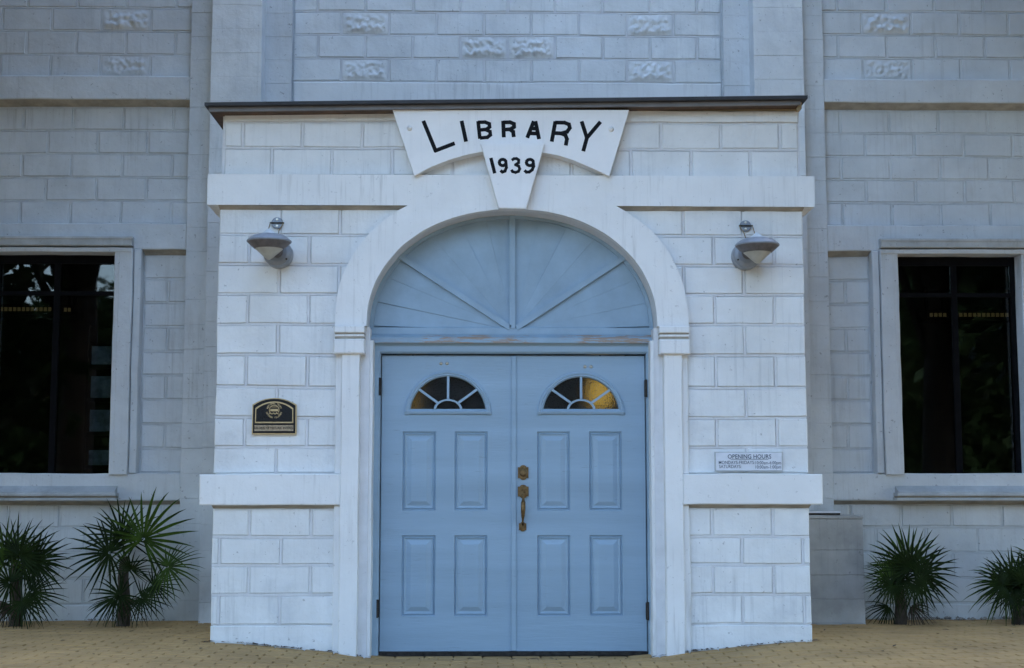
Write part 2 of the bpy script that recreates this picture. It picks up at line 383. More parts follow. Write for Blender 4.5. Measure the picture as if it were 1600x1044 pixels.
YB, YW = 2.30, 2.385                        # band face, wing block face
TOP = 6.9
def frange(a, b, n): return [a + (b - a) * i / n for i in range(n + 1)]
def wing(s):
    X = lambda a: s * a
    w = MB(); yk = YW + 0.016
    # wall core around the window opening
    for a, b, z0, z1 in ((2.70, 3.36, 0, TOP), (4.43, 6.4, 0, TOP), (3.36, 4.43, 0, 1.22), (3.36, 4.43, 3.17, TOP)):
        w.box(X(a), X(b), yk, yk + 0.2, z0 - 0.05 if z0 == 0 else z0, z1)
    wm = MB(); blocks = []
    wo = None
    holder = w.build('wing_wall', M['mortar'], B)
    pj = lambda base: (lambda r: [X(base[r % 2] + 0.4335 * k) for k in range(-2, 8)])
    mb = M['mortar']
    up_rows = [4.715 + 0.2105 * k for k in range(11)]
    rough = [(0, X(3.35)), (1, X(4.216)), (2, X(3.35)), (4, X(3.35))]
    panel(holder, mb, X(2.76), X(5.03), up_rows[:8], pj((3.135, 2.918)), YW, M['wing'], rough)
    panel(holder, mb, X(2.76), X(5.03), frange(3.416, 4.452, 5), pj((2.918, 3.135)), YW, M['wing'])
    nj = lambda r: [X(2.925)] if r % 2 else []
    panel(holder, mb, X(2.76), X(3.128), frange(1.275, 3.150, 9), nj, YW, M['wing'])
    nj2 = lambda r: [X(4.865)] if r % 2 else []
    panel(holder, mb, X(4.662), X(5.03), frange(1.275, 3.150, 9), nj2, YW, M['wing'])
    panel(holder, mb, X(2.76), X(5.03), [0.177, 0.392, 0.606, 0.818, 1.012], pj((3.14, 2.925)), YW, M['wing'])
    # plain bands with a splayed underside
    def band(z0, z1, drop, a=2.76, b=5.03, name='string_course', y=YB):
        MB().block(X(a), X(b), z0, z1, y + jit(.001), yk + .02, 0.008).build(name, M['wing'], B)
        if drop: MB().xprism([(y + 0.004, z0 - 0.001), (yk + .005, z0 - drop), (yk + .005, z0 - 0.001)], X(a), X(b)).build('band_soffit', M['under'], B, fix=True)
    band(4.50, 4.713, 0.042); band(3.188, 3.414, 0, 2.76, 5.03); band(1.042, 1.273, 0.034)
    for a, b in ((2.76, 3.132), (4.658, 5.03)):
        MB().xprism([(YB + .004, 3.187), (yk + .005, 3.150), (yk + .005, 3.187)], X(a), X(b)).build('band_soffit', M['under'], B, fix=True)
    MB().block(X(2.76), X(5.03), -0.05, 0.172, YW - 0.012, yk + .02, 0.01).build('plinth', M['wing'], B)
    # pilaster at the window side of the porch: a low layer and a higher one on it, both of blocks
    pl = MB().box(X(1.93), X(2.755), YB + 0.008, yk + .15, -0.05, TOP).build('pilaster', M['mortar'], B)
    zs = [-0.05] + [0.22 + 0.2105 * k for k in range(26)]
    for k in range(len(zs) - 1):
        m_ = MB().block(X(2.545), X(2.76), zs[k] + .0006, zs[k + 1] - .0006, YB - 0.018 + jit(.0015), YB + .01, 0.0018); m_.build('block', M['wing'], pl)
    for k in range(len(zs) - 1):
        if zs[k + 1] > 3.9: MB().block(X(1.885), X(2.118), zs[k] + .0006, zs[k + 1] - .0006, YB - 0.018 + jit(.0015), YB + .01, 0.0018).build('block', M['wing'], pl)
    pt = MB().box(X(2.125), X(2.535), 2.092, YB + .005, -0.05, TOP).build('pilaster_face', M['mortar'], B)
    for k in range(len(zs) - 1):
        if zs[k + 1] < 3.6:
            MB().block(X(2.40), X(2.54), zs[k] + .0006, zs[k + 1] - .0006, 2.08 + jit(.0015), 2.30, 0.0018).build('block', M['wing'], pt)
        else:
            MB().block(X(2.112), X(2.54), zs[k] + .0006, zs[k + 1] - .0006, 2.08 + jit(.0015), 2.30, 0.0018).build('block', M['porch'], pt)
    MB().box(X(5.03), X(5.5), YB - .02, yk + .1, -0.05, TOP).build('pilaster', M['wing'], B)
    # window
    wd = MB()
    for a, b in ((3.36, 3.40), (4.39, 4.43)): wd.box(X(a), X(b), 2.43, 2.50, 1.225, 3.165)
    wd.box(X(3.40), X(4.39), 2.43, 2.50, 3.08, 3.165); wd.box(X(3.40), X(4.39), 2.43, 2.50, 1.225, 1.27)
    win = wd.build('window', M['frame'], B)
    MB().box(X(3.870), X(3.920), 2.435, 2.495, 1.27, 3.08).build('mullion', M['frame'], win)
    for a, b in ((3.40, 3.870), (3.920, 4.39)):
        MB().box(X(a), X(b), 2.437, 2.493, 2.805, 2.84).build('transom', M['frame'], win)
        for z0, z1 in ((1.27, 2.805), (2.84, 3.08)):
            MB().box(X(a + .001), X(b - .001), 2.462, 2.466, z0 + .001, z1 - .001).build('pane', M['glass'], win)
    for q, (a, b) in enumerate(((3.36, 3.205), (4.43, 4.585))):
        t = 1 if a > b else -1
        j_ = MB().block(X(a), X(b), 1.26, 3.187, 2.262, 2.44, 0.006)
        j_.block(X(a - .038 * t), X(b), 1.262, 3.185, 2.256, 2.27, 0.004).build('jamb_board', M['wing'], win)
        MB().block(X(b - .006 * t), X(b - .066 * t), 1.2745, 3.187, 2.285, YW + .03, 0.006).build('jamb_strip', M['wing'], win)
    hd = MB().block(X(3.205), X(4.585), 3.205, 3.285, 2.215, 2.305, 0.007)
    hd.block(X(3.195), X(4.595), 3.258, 3.283, 2.205, 2.22, 0.004)
    hd.build('window_hood', M['sill'], win)
    MB().block(X(3.21), X(4.58), 3.155, 3.193, 2.243, 2.44, 0.004).build('hood_moulding', M['wing'], win)
    si = MB().xprism([(2.47, 1.247), (2.195, 1.118), (2.195, 1.098), (2.29, 1.098), (2.47, 1.10)], X(3.29), X(4.50))
    si.build('window_sill', M['sill'], win, fix=True)
    MB().block(X(3.275), X(4.515), 1.082, 1.110, 2.182, 2.31, 0.005).block(X(3.27), X(4.52), 1.043, 1.068, 2.19, 2.31, 0.006).build('sill_moulding', M['sill'], win)
    MB().block(X(3.28), X(4.51), 1.066, 1.084, 2.215, 2.31, 0.002).build('sill_groove', M['under'], win)
    return holder
for s in (-1, 1): wing(s)

# wall above the porch
cw = MB().box(-1.93, 1.93, 2.456, 2.62, 3.6, TOP).build('center_wall', M['mortar'], B)
cb = M['pmortar']
crow = [4.705 + 0.2125 * k for k in range(10)]
panel(cw, cb, -1.888, 1.888, crow[:8], lambda r: [0.42 * k + (0.21 if r % 2 == 0 else 0.0) for k in range(-5, 5)], 2.44, M['porch'],
      rough=[(0, -1.26), (0, 1.26), (1, -0.21), (1, 0.21), (2, -1.26), (2, 1.26), (4, -1.26), (4, 1.26)])
MB().block(-1.886, 1.886, 3.75, 4.700, 2.425, 2.46, 0.01).build('string_course', M['trim'], B)
# body of the building behind
MB().box(-6.4, -6.2, 2.6, 12, -.05, TOP).box(6.2, 6.4, 2.6, 12, -.05, TOP).box(-6.2, 6.2, 11.8, 12, -.05, TOP).build('rear_wall', M['wing'], B)
MB().box(-6.6, 6.6, 2.2, 12.2, TOP, TOP + 0.25).build('roof', M['sill'], B)
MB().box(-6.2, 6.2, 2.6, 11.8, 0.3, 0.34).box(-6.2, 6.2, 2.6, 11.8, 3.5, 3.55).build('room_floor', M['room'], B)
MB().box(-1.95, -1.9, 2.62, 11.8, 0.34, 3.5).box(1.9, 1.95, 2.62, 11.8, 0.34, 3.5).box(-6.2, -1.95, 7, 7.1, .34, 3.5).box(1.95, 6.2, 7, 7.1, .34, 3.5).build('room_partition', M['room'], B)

# ---- porch
def inner(t):                                # half arch, t 0..1 from left spring to right spring
    a = math.pi * (1 - t); c, s_ = math.cos(a), math.sin(a); k = 2 / 2.12
    return (1.003 * math.copysign(abs(c) ** k, c), 2.265 + 0.818 * abs(s_) ** k)
def outer_x(z):
    h = max(0, min(1, (z - 2.265) / 0.985)); return 1.217 * (1 - h ** 2.3) ** (1 / 2.3)
N = 56
INN = [inner(i / N) for i in range(N + 1)]
YP = 0.0
core = [(-2.03, -.05), (-0.985, -.05), (-0.985, 2.262)] + INN + [(0.985, 2.262), (0.985, -.05), (2.03, -.05), (2.03, 3.80), (-2.03, 3.80)]
pw = MB().prism(core, 0.016, 0.25)
pw.box(-2.03, -1.85, 0.251, 2.10, -.05, 3.79).box(1.85, 2.03, 0.251, 2.10, -.05, 3.79)
porch = pw.build('porch_wall', M['pmortar'], B, fix=True)
for s in (-1, 1):
    pm = MB()
    zb = [1.25, 1.433, 1.636, 1.846, 2.07, 2.283, 2.492, 2.70, 2.908, 3.10]
    for r in range(9):
        lim = 1.19 if zb[r + 1] < 2.3 else outer_x(zb[r + 1]) - 0.04
        js = [1.617 + 0.0, 2.035 - .0] if r % 2 == 0 else [1.83, 1.41, 0.99]
        js = js + ([1.20] if r % 2 == 0 else [])
        sub = MB()
        panel(porch, pm, s * lim, s * 2.04, [zb[r], zb[r + 1]], lambda q, js=js, s=s: [s * j for j in js], YP, M['porch'], e_in=0.0015)
        if r: pm.box(s * (lim + .01), s * 2.035, 0.0045, 0.017, zb[r] - 0.0068, zb[r] + 0.0068)
    pm.build('mortar', M['pmortar'], porch); pm = M['pmortar']
    zl = [0.228, 0.433, 0.635, 0.825, 1.022]
    lj = lambda r, s=s: [s * 1.575, s * 1.99] if r % 2 == 0 else [s * 1.79, s * 1.37]
    panel(porch, pm, s * 1.205, s * 2.04, zl, lj, YP, M['porch'], e_in=0.0015)
    wall_block(min(s * 1.205, s * 2.04), max(s * 1.205, s * 2.04), -0.06, 0.226, YP - 0.004, 0.02, M['porch'], porch, gap=0.001, name='plinth_block')
zu = [3.322, 3.525, 3.715]
panel(porch, pm, -2.015, 2.015, zu, lambda r: [0.42 * k + (0.21 if r else 0.0) for k in range(-5, 6)], YP, M['porch'], e_in=0.0015)
MB().block(-2.018, 2.018, 3.722, 3.80, YP - 0.006, 0.02, 0.004).build('frieze_board', M['porch'], porch)
# arch and upper band are one flat raised piece
def outc(s):
    pts = []
    for i in range(25):
        z = 2.265 + (3.106 - 2.265) * i / 24; pts.append((s * outer_x(z), z))
    return pts
ring = INN[::-1] + outc(-1) + [(-2.115, 3.106), (-2.115, 3.32), (2.115, 3.32), (2.115, 3.106)] + outc(1)[::-1]
ar = MB(); n_ = len(ring)
ar.prism(ring[::-1], -0.065, 0.013)
arch = ar.build('arch_surround', M['trim'], B, fix=True)
# lining of the arch opening
il = MB()
for i in range(N):
    a, b = INN[i], INN[i + 1]
    q = lambda p, k: (p[0] * k, 2.265 + (p[1] - 2.265) * k)
    a2, b2 = q(a, 1.012), q(b, 1.012)
    il.add([(a[0], .0125, a[1]), (b[0], .0125, b[1]), (b[0], .2, b[1]), (a[0], .2, a[1])], [(0, 1, 2, 3)])
MB().box(-2.115, -2.041, 0.014, 2.09, 3.107, 3.319).box(2.041, 2.115, .014, 2.09, 3.107, 3.319).build('string_course', M['trim'], B)
for s in (-1, 1):
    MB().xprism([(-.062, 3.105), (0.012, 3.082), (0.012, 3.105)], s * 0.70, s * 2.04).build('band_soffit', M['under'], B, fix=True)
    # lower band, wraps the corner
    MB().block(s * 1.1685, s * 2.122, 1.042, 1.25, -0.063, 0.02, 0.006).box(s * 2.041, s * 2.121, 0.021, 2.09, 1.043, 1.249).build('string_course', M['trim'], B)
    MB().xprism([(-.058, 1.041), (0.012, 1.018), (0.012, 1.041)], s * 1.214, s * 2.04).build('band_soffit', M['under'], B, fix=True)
    # pilaster beside the doors, in three planes, and its capital
    pf = MB().block(s * 1.045, s * 1.168, -0.05, 2.10, -0.0655, 0.03, 0.004).build('door_pilaster', M['trim'], B)
    MB().block(s * 1.168, s * 1.213, -0.05, 1.0405, -0.03, 0.03, 0.004).block(s * 1.168, s * 1.213, 1.2515, 2.10, -0.03, 0.03, 0.004).build('edge_strip', M['trim'], pf)
    MB().block(s * 0.962, s * 1.045, -0.05, 2.175, 0.035, 0.20, 0.004).build('jamb_strip', M['trim'], pf)
    cp = MB().block(s * 1.012, s * 1.222, 2.072, 2.172, -0.098, 0.02, 0.008)
    cp.block(s * 1.016, s * 1.218, 2.190, 2.204, -0.088, 0.02, 0.003).block(s * 1.013, s * 1.220, 2.216, 2.262, -0.096, 0.02, 0.005)
    cp.build('capital', M['trim'], B)
    MB().box(s * 1.019, s * 1.215, -0.076, 0.02, 2.171, 2.217).build('capital_groove', M['under'], B)
# keystone with the year
YK = -0.155
ktl, ktr, kbl, kbr = P(751, 224, YK), P(851, 224, YK), P(779.5, 325.5, YK), P(822, 326, YK)
key = MB().prism([kbl, kbr, ktr, ktl], YK, -0.06)
key.prism([(kbl[0] + .006, kbl[1] + .006), (kbr[0] - .006, kbr[1] + .006), (ktr[0] - .006, ktr[1] - .006), (ktl[0] + .006, ktl[1] - .006)], YK - .004, YK + .001)
key = key.build('keystone', M['plaque'], B, fix=True)
def strokes(name, lines, w, Y, parent, m):
    mb = MB()
    for ln in lines: mb.stroke([P(x, y, Y) for x, y in ln], w, Y - 0.0035, Y + 0.0005)
    return mb.build(name, m, parent, fix=True)
def circ(cx, cy, rx, ry, a0, a1, n=10):
    return [(cx + rx * math.cos(R(a0 + (a1 - a0) * i / n)), cy - ry * math.sin(R(a0 + (a1 - a0) * i / n))) for i in range(n + 1)]
YN = YK - 0.004; wn_ = 0.0235
strokes('numeral', [[(767, 247), (773, 271)]], .025, YN, key, M['black'])
strokes('numeral', [circ(785.5, 254, 5.2, 4.8, 0, 360, 14), [(790.5, 254), (791.2, 262), (789, 267.5), (785, 269), (782, 266.5)]], wn_ * .95, YN, key, M['black'])
strokes('numeral', [[(799.5, 250.5), (803, 248.2), (807, 247.9), (810.5, 250), (810.3, 254.3), (805.5, 257.6), (810.5, 259.8), (812, 264), (810, 268), (805.5, 269.5), (801, 268.3), (799, 265.5)]], wn_ * .9, YN, key, M['black'])
strokes('numeral', [circ(828, 254, 5.4, 4.8, 0, 360, 14), [(833.4, 254), (833.8, 260), (831.5, 265.5), (827, 268.8), (822.5, 269), (819.5, 266.3)]], wn_ * .95, YN, key, M['black'])

# fan-shaped wooden filling of the arch
YT = 0.205
ty = MB().prism([(-1.0, 2.20)] + [(x * .999, z) for x, z in INN] + [(1.0, 2.20)], YT + .02, YT + .05).build('fan_panel', M['fan'], B, fix=True)
hub = P(803, 517, YT)
def arch_hit(ang, k=1.0):
    best = None
    for i in range(N):
        a, b = INN[i], INN[i + 1]
        a = (a[0] * k, 2.265 + (a[1] - 2.265) * k); b = (b[0] * k, 2.265 + (b[1] - 2.265) * k)
        dx, dz = math.cos(ang), math.sin(ang); ex, ez = b[0] - a[0], b[1] - a[1]
        den = dx * ez - dz * ex
        if abs(den) < 1e-9: continue
        t = ((a[0] - hub[0]) * ez - (a[1] - hub[1]) * ex) / den; u = ((a[0] - hub[0]) * dz - (a[1] - hub[1]) * dx) / den
        if t > 0 and -1e-6 <= u <= 1 + 1e-6: best = (hub[0] + dx * t, hub[1] + dz * t)
    return best
angs = [2, 12, 23, 34, 49, 63, 77, 90, 104, 117, 131, 146, 157, 168, 178]
for i in range(len(angs) - 1):
    a0, a1 = R(angs[i] + 0.04), R(angs[i + 1] - 0.04)
    pts = [hub] + [arch_hit(a0 + (a1 - a0) * k / 4, .997) for k in range(5)]
    y_ = YT + jit(.0025); yt = jit(.006)
    mb = MB(); n_ = len(pts)
    vs = [(p[0], y_ + yt * (1 if 0 < q < 3 else -1 if q > 3 else 0), p[1]) for q, p in enumerate(pts)] + [(p[0], YT + .022, p[1]) for p in pts]
    mb.add(vs, [tuple(range(n_))] + [((q + 1) % n_, q, q + n_, (q + 1) % n_ + n_) for q in range(n_)])
    mb.build('fan_board', M['fan'], ty, fix=True)
def bar(px0, px1, w, name='fan_muntin'):
    a, b = Vector(P(*px0, YT)), Vector(P(*px1, YT)); d = (b - a).normalized(); nn = Vector((-d.y, d.x)) * w / 2
    mb = MB().prism([tuple(a - nn), tuple(b - nn), tuple(b + nn), tuple(a + nn)], YT - .03, YT + .02)
    return mb.build(name, M['fan'], ty, fix=True)
bar((800.5, 514), (800.5, 337), 0.04); bar((797, 513), (623, 400), 0.038); bar((807, 513), (975, 403), 0.038)
rim = MB()
for i in range(N):
    a, b = INN[i], INN[i + 1]; k = 0.972; q = lambda p: (p[0] * k, 2.265 + (p[1] - 2.265) * k)
    rim.add([(a[0], YT - .02, a[1]), (b[0], YT - .02, b[1]), (*[q(b)[0]], YT - .02, q(b)[1]), (q(a)[0], YT - .02, q(a)[1]),
             (q(a)[0], YT + .01, q(a)[1]), (q(b)[0], YT + .01, q(b)[1])], [(0, 1, 2, 3), (3, 2, 5, 4)])
rim.build('rim_trim', M['fan'], ty, fix=True)
MB().block(-1.0, 1.0, 2.228, 2.282, YT - .022, YT + .03, 0.004).build('rail', M['fan'], ty)
MB().xprism([(YT - .035, 2.228), (YT - .075, 2.205), (YT - .075, 2.168), (YT + .03, 2.166), (YT + .03, 2.228)], -0.998, 1.0).build('peeling_rail', M['peel'], ty, fix=True)

# doors
YD = 0.235
DZ0, DZ1 = 0.030, 2.087
fr = MB()
for s in (-1, 1):
    prof = [(0.935, YD - .045), (0.948, YD - .06), (0.985, YD - .062), (1.0, YD - .075), (1.018, YD - .078), (1.018, YD + .05), (0.935, YD + .05)]
    n_ = len(prof); off = 0.014
    vs = [(s * x + off * (1 if s > 0 else 1) * 1.0, y, 0.0) for x, y in prof] + [(s * x + off, y, 2.098 + (x - 0.935)) for x, y in prof]
    fr.add(vs, [(i, (i + 1) % n_, (i + 1) % n_ + n_, i + n_) for i in range(n_)])
vs = [(-x + off, y, 2.098 + (x - .935)) for x, y in prof] + [(x + off, y, 2.098 + (x - .935)) for x, y in prof]
fr.add(vs, [(i, (i + 1) % n_, (i + 1) % n_ + n_, i + n_) for i in range(n_)])
frame = fr.build('door_frame', M['blue'], B, fix=True)
for x, z in ((593.5, 604), (589.5, 951), (1009.5, 607), (1012, 955)):
    a = P(x, z, YD - .05)
    MB().tube([(a[0], YD - .054, a[1] - .062), (a[0], YD - .054, a[1] + .062)], 0.0085, 10).box(a[0] - .012, a[0] + .012, YD - .05, YD - .035, a[1] - .058, a[1] + .058).build('hinge', M['hinge'], frame)
MB().box(-0.93, 0.96, YD - .01, YD + .06, 0.0, 0.026).build('threshold', M['hinge'], frame)
def leaf(x0, x1, fan, panels):
    """fan: (xl, xr, zb, zt) of the half-round light; panels: rectangles"""
    mb = MB(); xs = sorted({x0, x1, fan[0], fan[1], *[q for p in panels for q in p[:2]]}); zs = sorted({DZ0, DZ1, fan[2], fan[3], *[q for p in panels for q in p[2:]]})
    holes = [*panels, fan]
    for i in range(len(xs) - 1):
        for k in range(len(zs) - 1):
            cx, cz = (xs[i] + xs[i + 1]) / 2, (zs[k] + zs[k + 1]) / 2
            if any(h[0] < cx < h[1] and h[2] < cz < h[3] for h in holes): continue
            mb.add([(xs[i], YD, zs[k]), (xs[i + 1], YD, zs[k]), (xs[i + 1], YD, zs[k + 1]), (xs[i], YD, zs[k + 1])], [(0, 1, 2, 3)])
    cx = (fan[0] + fan[1]) / 2; rx = (fan[1] - fan[0]) / 2; rz = fan[3] - fan[2]; n = 28
    arc = lambda k, i: (cx - rx * k * math.cos(math.pi * i / n), fan[2] + rz * k * math.sin(math.pi * i / n))
    for i in range(n):                       # spandrels between the round light and its square
        a, b = arc(1, i), arc(1, i + 1)
        mb.add([(a[0], YD, a[1]), (b[0], YD, b[1]), (b[0], YD, fan[3]), (a[0], YD, fan[3])], [(0, 1, 2, 3)])
    o = [(x0, DZ0), (x1, DZ0), (x1, DZ1), (x0, DZ1)]
    for k in range(4):
        a, b = o[k], o[(k + 1) % 4]
        mb.add([(a[0], YD, a[1]), (b[0], YD, b[1]), (b[0], YD + .045, b[1]), (a[0], YD + .045, a[1])], [(0, 1, 2, 3)])
    for k in range(len(zs) - 1):             # back sheet
        if zs[k + 1] <= fan[2] + 1e-6 or zs[k] >= fan[3] - 1e-6:
            mb.add([(x0, YD + .045, zs[k]), (x1, YD + .045, zs[k]), (x1, YD + .045, zs[k + 1]), (x0, YD + .045, zs[k + 1])], [(0, 1, 2, 3)])
    mb.add([(x0, YD + .045, fan[2]), (fan[0], YD + .045, fan[2]), (fan[0], YD + .045, fan[3]), (x0, YD + .045, fan[3])], [(0, 1, 2, 3)])
    mb.add([(fan[1], YD + .045, fan[2]), (x1, YD + .045, fan[2]), (x1, YD + .045, fan[3]), (fan[1], YD + .045, fan[3])], [(0, 1, 2, 3)])
    d = mb.build('door', M['blue'], B, fix=False)
    for p in panels:
        q = MB(); prof = [(0, 0), (0.005, .016), (0.009, .016), (0.017, .006), (0.025, .013), (0.033, .0145), (0.062, .002), (0.066, .0015)]
        for i, (ins, dp) in enumerate(prof):
            q.v += [(p[0] + ins, YD + dp, p[2] + ins), (p[1] - ins, YD + dp, p[2] + ins), (p[1] - ins, YD + dp, p[3] - ins), (p[0] + ins, YD + dp, p[3] - ins)]
            if i:
                for k in range(4):
                    j = (k + 1) % 4; a = (i - 1) * 4; q.f.append((a + k, a + j, a + 4 + j, a + 4 + k))
        a = (len(prof) - 1) * 4; q.f.append((a, a + 1, a + 2, a + 3)); q.build('raised_panel', M['blue'], d)
    # moulding of the light
    fm = MB(); prof = [(1.0, 0.0), (0.985, -.016), (0.955, -.020), (0.925, -.014), (0.905, -.017), (0.875, -.006), (0.868, .02)]
    for i in range(n + 1):
        for k, dy in prof: a = arc(k, i); fm.v.append((a[0], YD + dy, a[1]))
    m_ = len(prof)
    for i in range(n):
        for k in range(m_ - 1): fm.f.append((i * m_ + k, i * m_ + k + 1, (i + 1) * m_ + k + 1, (i + 1) * m_ + k))
    fm.build('light_moulding', M['blue'], d, fix=True)
    MB().xprism([(YD, fan[2]), (YD - .018, fan[2] + .006), (YD - .022, fan[2] + .02), (YD - .010, fan[2] + .034), (YD - .004, fan[2] + .040), (YD + .02, fan[2] + .040)], fan[0] + .002, fan[1] - .002).build('light_sill', M['blue'], d, fix=True)
    zb_ = fan[2] + .040
    for ang in (41, 90, 139):
        c, s_ = math.cos(R(ang)), math.sin(R(ang))
        a = Vector((cx + .088 * c, zb_ - .002 + .062 * s_)); b = Vector((cx + rx * .885 * c, fan[2] + rz * .885 * s_)); dd = (b - a).normalized(); nn = Vector((-dd.y, dd.x)) * .0085
        MB().prism([tuple(a - nn), tuple(b - nn), tuple(b + nn), tuple(a + nn)], YD - .008, YD + .012).build('muntin', M['blue'], d, fix=True)
    hm = MB()
    for i in range(16):
        q = lambda k, j: (cx + .093 * k * math.cos(math.pi * j / 16), zb_ - .004 + .068 * k * math.sin(math.pi * j / 16))
        a, b, c_, e = q(1.08, i), q(1.08, i + 1), q(.90, i + 1), q(.90, i)
        hm.add([(p[0], YD - .009, p[1]) for p in (a, b, c_, e)] + [(p[0], YD + .012, p[1]) for p in (a, b, c_, e)], [(0, 1, 2, 3), (0, 1, 5, 4), (3, 2, 6, 7)])
    hm.build('hub_muntin', M['blue'], d, fix=True)
    gl = MB(); pts = [arc(.89, i) for i in range(n + 1)]
    gl.prism([(p[0], max(p[1], zb_ - .012)) for p in pts], YD + .014, YD + .018).build('pane', M['oglass'], d, fix=True)
    return d
def rects(lst): return [(P(a, 0 + c, YD)[0], P(b, c, YD)[0], P(a, e, YD)[1], P(a, c, YD)[1]) for a, b, c, e in lst]
dl = leaf(-0.9145, -0.002, (P(632, 648, YD)[0], P(768, 648, YD)[0], P(632, 648, YD)[1], P(700, 580, YD)[1]),
          [( -0.765, -0.531, *P(0, 798, YD)[1:], P(0, 674, YD)[1]), (-0.400, -0.168, P(0, 798, YD)[1], P(0, 674, YD)[1]),
           (-0.765, -0.531, P(0, 964, YD)[1], P(0, 837, YD)[1]), (-0.400, -0.168, P(0, 964, YD)[1], P(0, 837, YD)[1])])
dr = leaf(0.010, 0.9425, (P(840, 648, YD)[0], P(976, 648, YD)[0], P(840, 648, YD)[1], P(908, 581, YD)[1]),
          [(0.180, 0.411, P(0, 798, YD)[1], P(0, 674, YD)[1]), (0.546, 0.777, P(0, 798, YD)[1], P(0, 674, YD)[1]),
           (0.180, 0.411, P(0, 964, YD)[1], P(0, 837, YD)[1]), (0.546, 0.777, P(0, 964, YD)[1], P(0, 837, YD)[1])])
MB().block(-0.002, 0.034, DZ0 + .002, DZ1 - .004, YD - .014, YD + .002, 0.004).build('astragal', M['blue'], dr)
for d, pts in ((dl, ((689, 568), (698.5, 568))), (dr, ((914, 573), (923.5, 573)))):
    for q in pts:
        a = P(*q, YD); MB().lathe((a[0], YD + .001, a[1]), [(0.0125, 0), (0.012, .006), (0.008, .011), (0.0, .013)], 12, 'y').build('screw', M['screw'], d, smooth=True, fix=True)
# lock set
def plate(x, z, w, h, name, parent, ear=.3):
    pts = []
    hw, hh = w / 2, h / 2
    pts = [(x - hw, z - hh * .72), (x - hw * .62, z - hh * .72)]
    pts += [(x + hw * .6 * math.sin(t), z - hh * .72 - hh * .28 * math.cos(t)) for t in [(-1.3 + 2.6 * i / 6) for i in range(7)]]
    pts += [(x + hw * .62, z - hh * .72), (x + hw, z - hh * .72), (x + hw, z + hh * .72), (x + hw * .62, z + hh * .72)]
    pts += [(x + hw * .6 * math.sin(-t), z + hh * .72 + hh * .28 * math.cos(t)) for t in [(-1.3 + 2.6 * i / 6) for i in range(7)]]
    pts += [(x - hw * .62, z + hh * .72), (x - hw, z + hh * .72)]
    mb = MB().prism(pts, YD - .008, YD + .001)
    mb.prism([(x + (p[0] - x) * .84, z + (p[1] - z) * .88) for p in pts], YD - .013, YD - .007)
    return mb.build(name, M['bronze'], parent, fix=True)
kx = P(818, 740, YD)[0]
a = P(817.5, 738.5, YD); dbp = plate(a[0], a[1], .074, .105, 'deadbolt_plate', dr)
MB().lathe((a[0], YD - .012, a[1]), [(.026, 0), (.026, .012), (.022, .018), (.0, .019)], 20, 'y').box(a[0] - .002, a[0] + .002, YD - .034, YD - .03, a[1] - .008, a[1] + .008).build('deadbolt', M['bronze'], dbp, fix=True)
a = P(817.5, 768, YD); hp = plate(a[0], a[1], .076, .095, 'handle_plate', dr)
b = P(816.5, 823, YD); plate(b[0], b[1], .052, .066, 'handle_foot', dr)
MB().tube([(a[0], YD - .012, a[1] - .022), (a[0], YD - .045, a[1] - .034), (a[0] - .001, YD - .058, a[1] - .075), (a[0] - .002, YD - .058, a[1] - .125), (a[0] - .003, YD - .048, a[1] - .175), (b[0], YD - .03, b[1] + .03), (b[0], YD - .012, b[1] + .012)],
          [.008, .011, .0155, .0165, .012, .008, .007], 12).box(a[0] - .014, a[0] + .014, YD - .04, YD - .012, a[1] - .022, a[1] - .014).build('handle', M['bronze'], hp, smooth=False, fix=True)

# porch roof, sits a little crooked
rl, rr = P(326, 174, -0.15), P(1251, 163.5, -0.15); tl, tr = P(319.5, 160, -0.2), P(1262, 149, -0.2)
rf = MB()
def slab(x0, z0, x1, z1, h, y0, y1, mb):
    mb.add([(x0, y0, z0), (x1, y0, z1), (x1, y1, z1), (x0, y1, z0), (x0, y0, z0 + h), (x1, y0, z1 + h), (x1, y1, z1 + h), (x0, y1, z0 + h)],
           [(3, 2, 1, 0), (4, 5, 6, 7), (0, 1, 5, 4), (1, 2, 6, 5), (2, 3, 7, 6), (3, 0, 4, 7)])
slab(tl[0], tl[1] - .022, tr[0], tr[1] - .022, .022, -0.2, 2.07, rf)
roof = rf.build('porch_roof', M['roof'], B)
ff = MB(); slab(rl[0], rl[1] + .002, rr[0], rr[1] + .002, tl[1] - .0235 - rl[1] , -0.15, -0.12, ff); ff.build('fascia', M['fascia'], roof)
s1 = MB(); slab(rl[0] + .005, rl[1] + .006, rr[0] - .005, rr[1] + .006, .03, -0.119, 2.07, s1); s1.build('soffit', M['darkwood'], roof)
a = P(1246, 168, -.02); MB().box(a[0] - .012, a[0] + .012, -.10, -.012, a[1] - .03, a[1] + .035).build('rafter_end', M['wood'], roof)
MB().add([(0.86, -.012, 3.803), (2.015, -.012, 3.803), (2.015, -.012, rr[1] + .005), (0.86, -.012, rr[1] - .012), (0.86, .03, 3.803), (2.015, .03, 3.803), (2.015, .03, rr[1] + .005), (.86, .03, rr[1] - .012)],
         [(0, 1, 2, 3), (1, 5, 6, 2), (4, 0, 3, 7), (3, 2, 6, 7)]).build('wall_plate', M['wood'], roof)
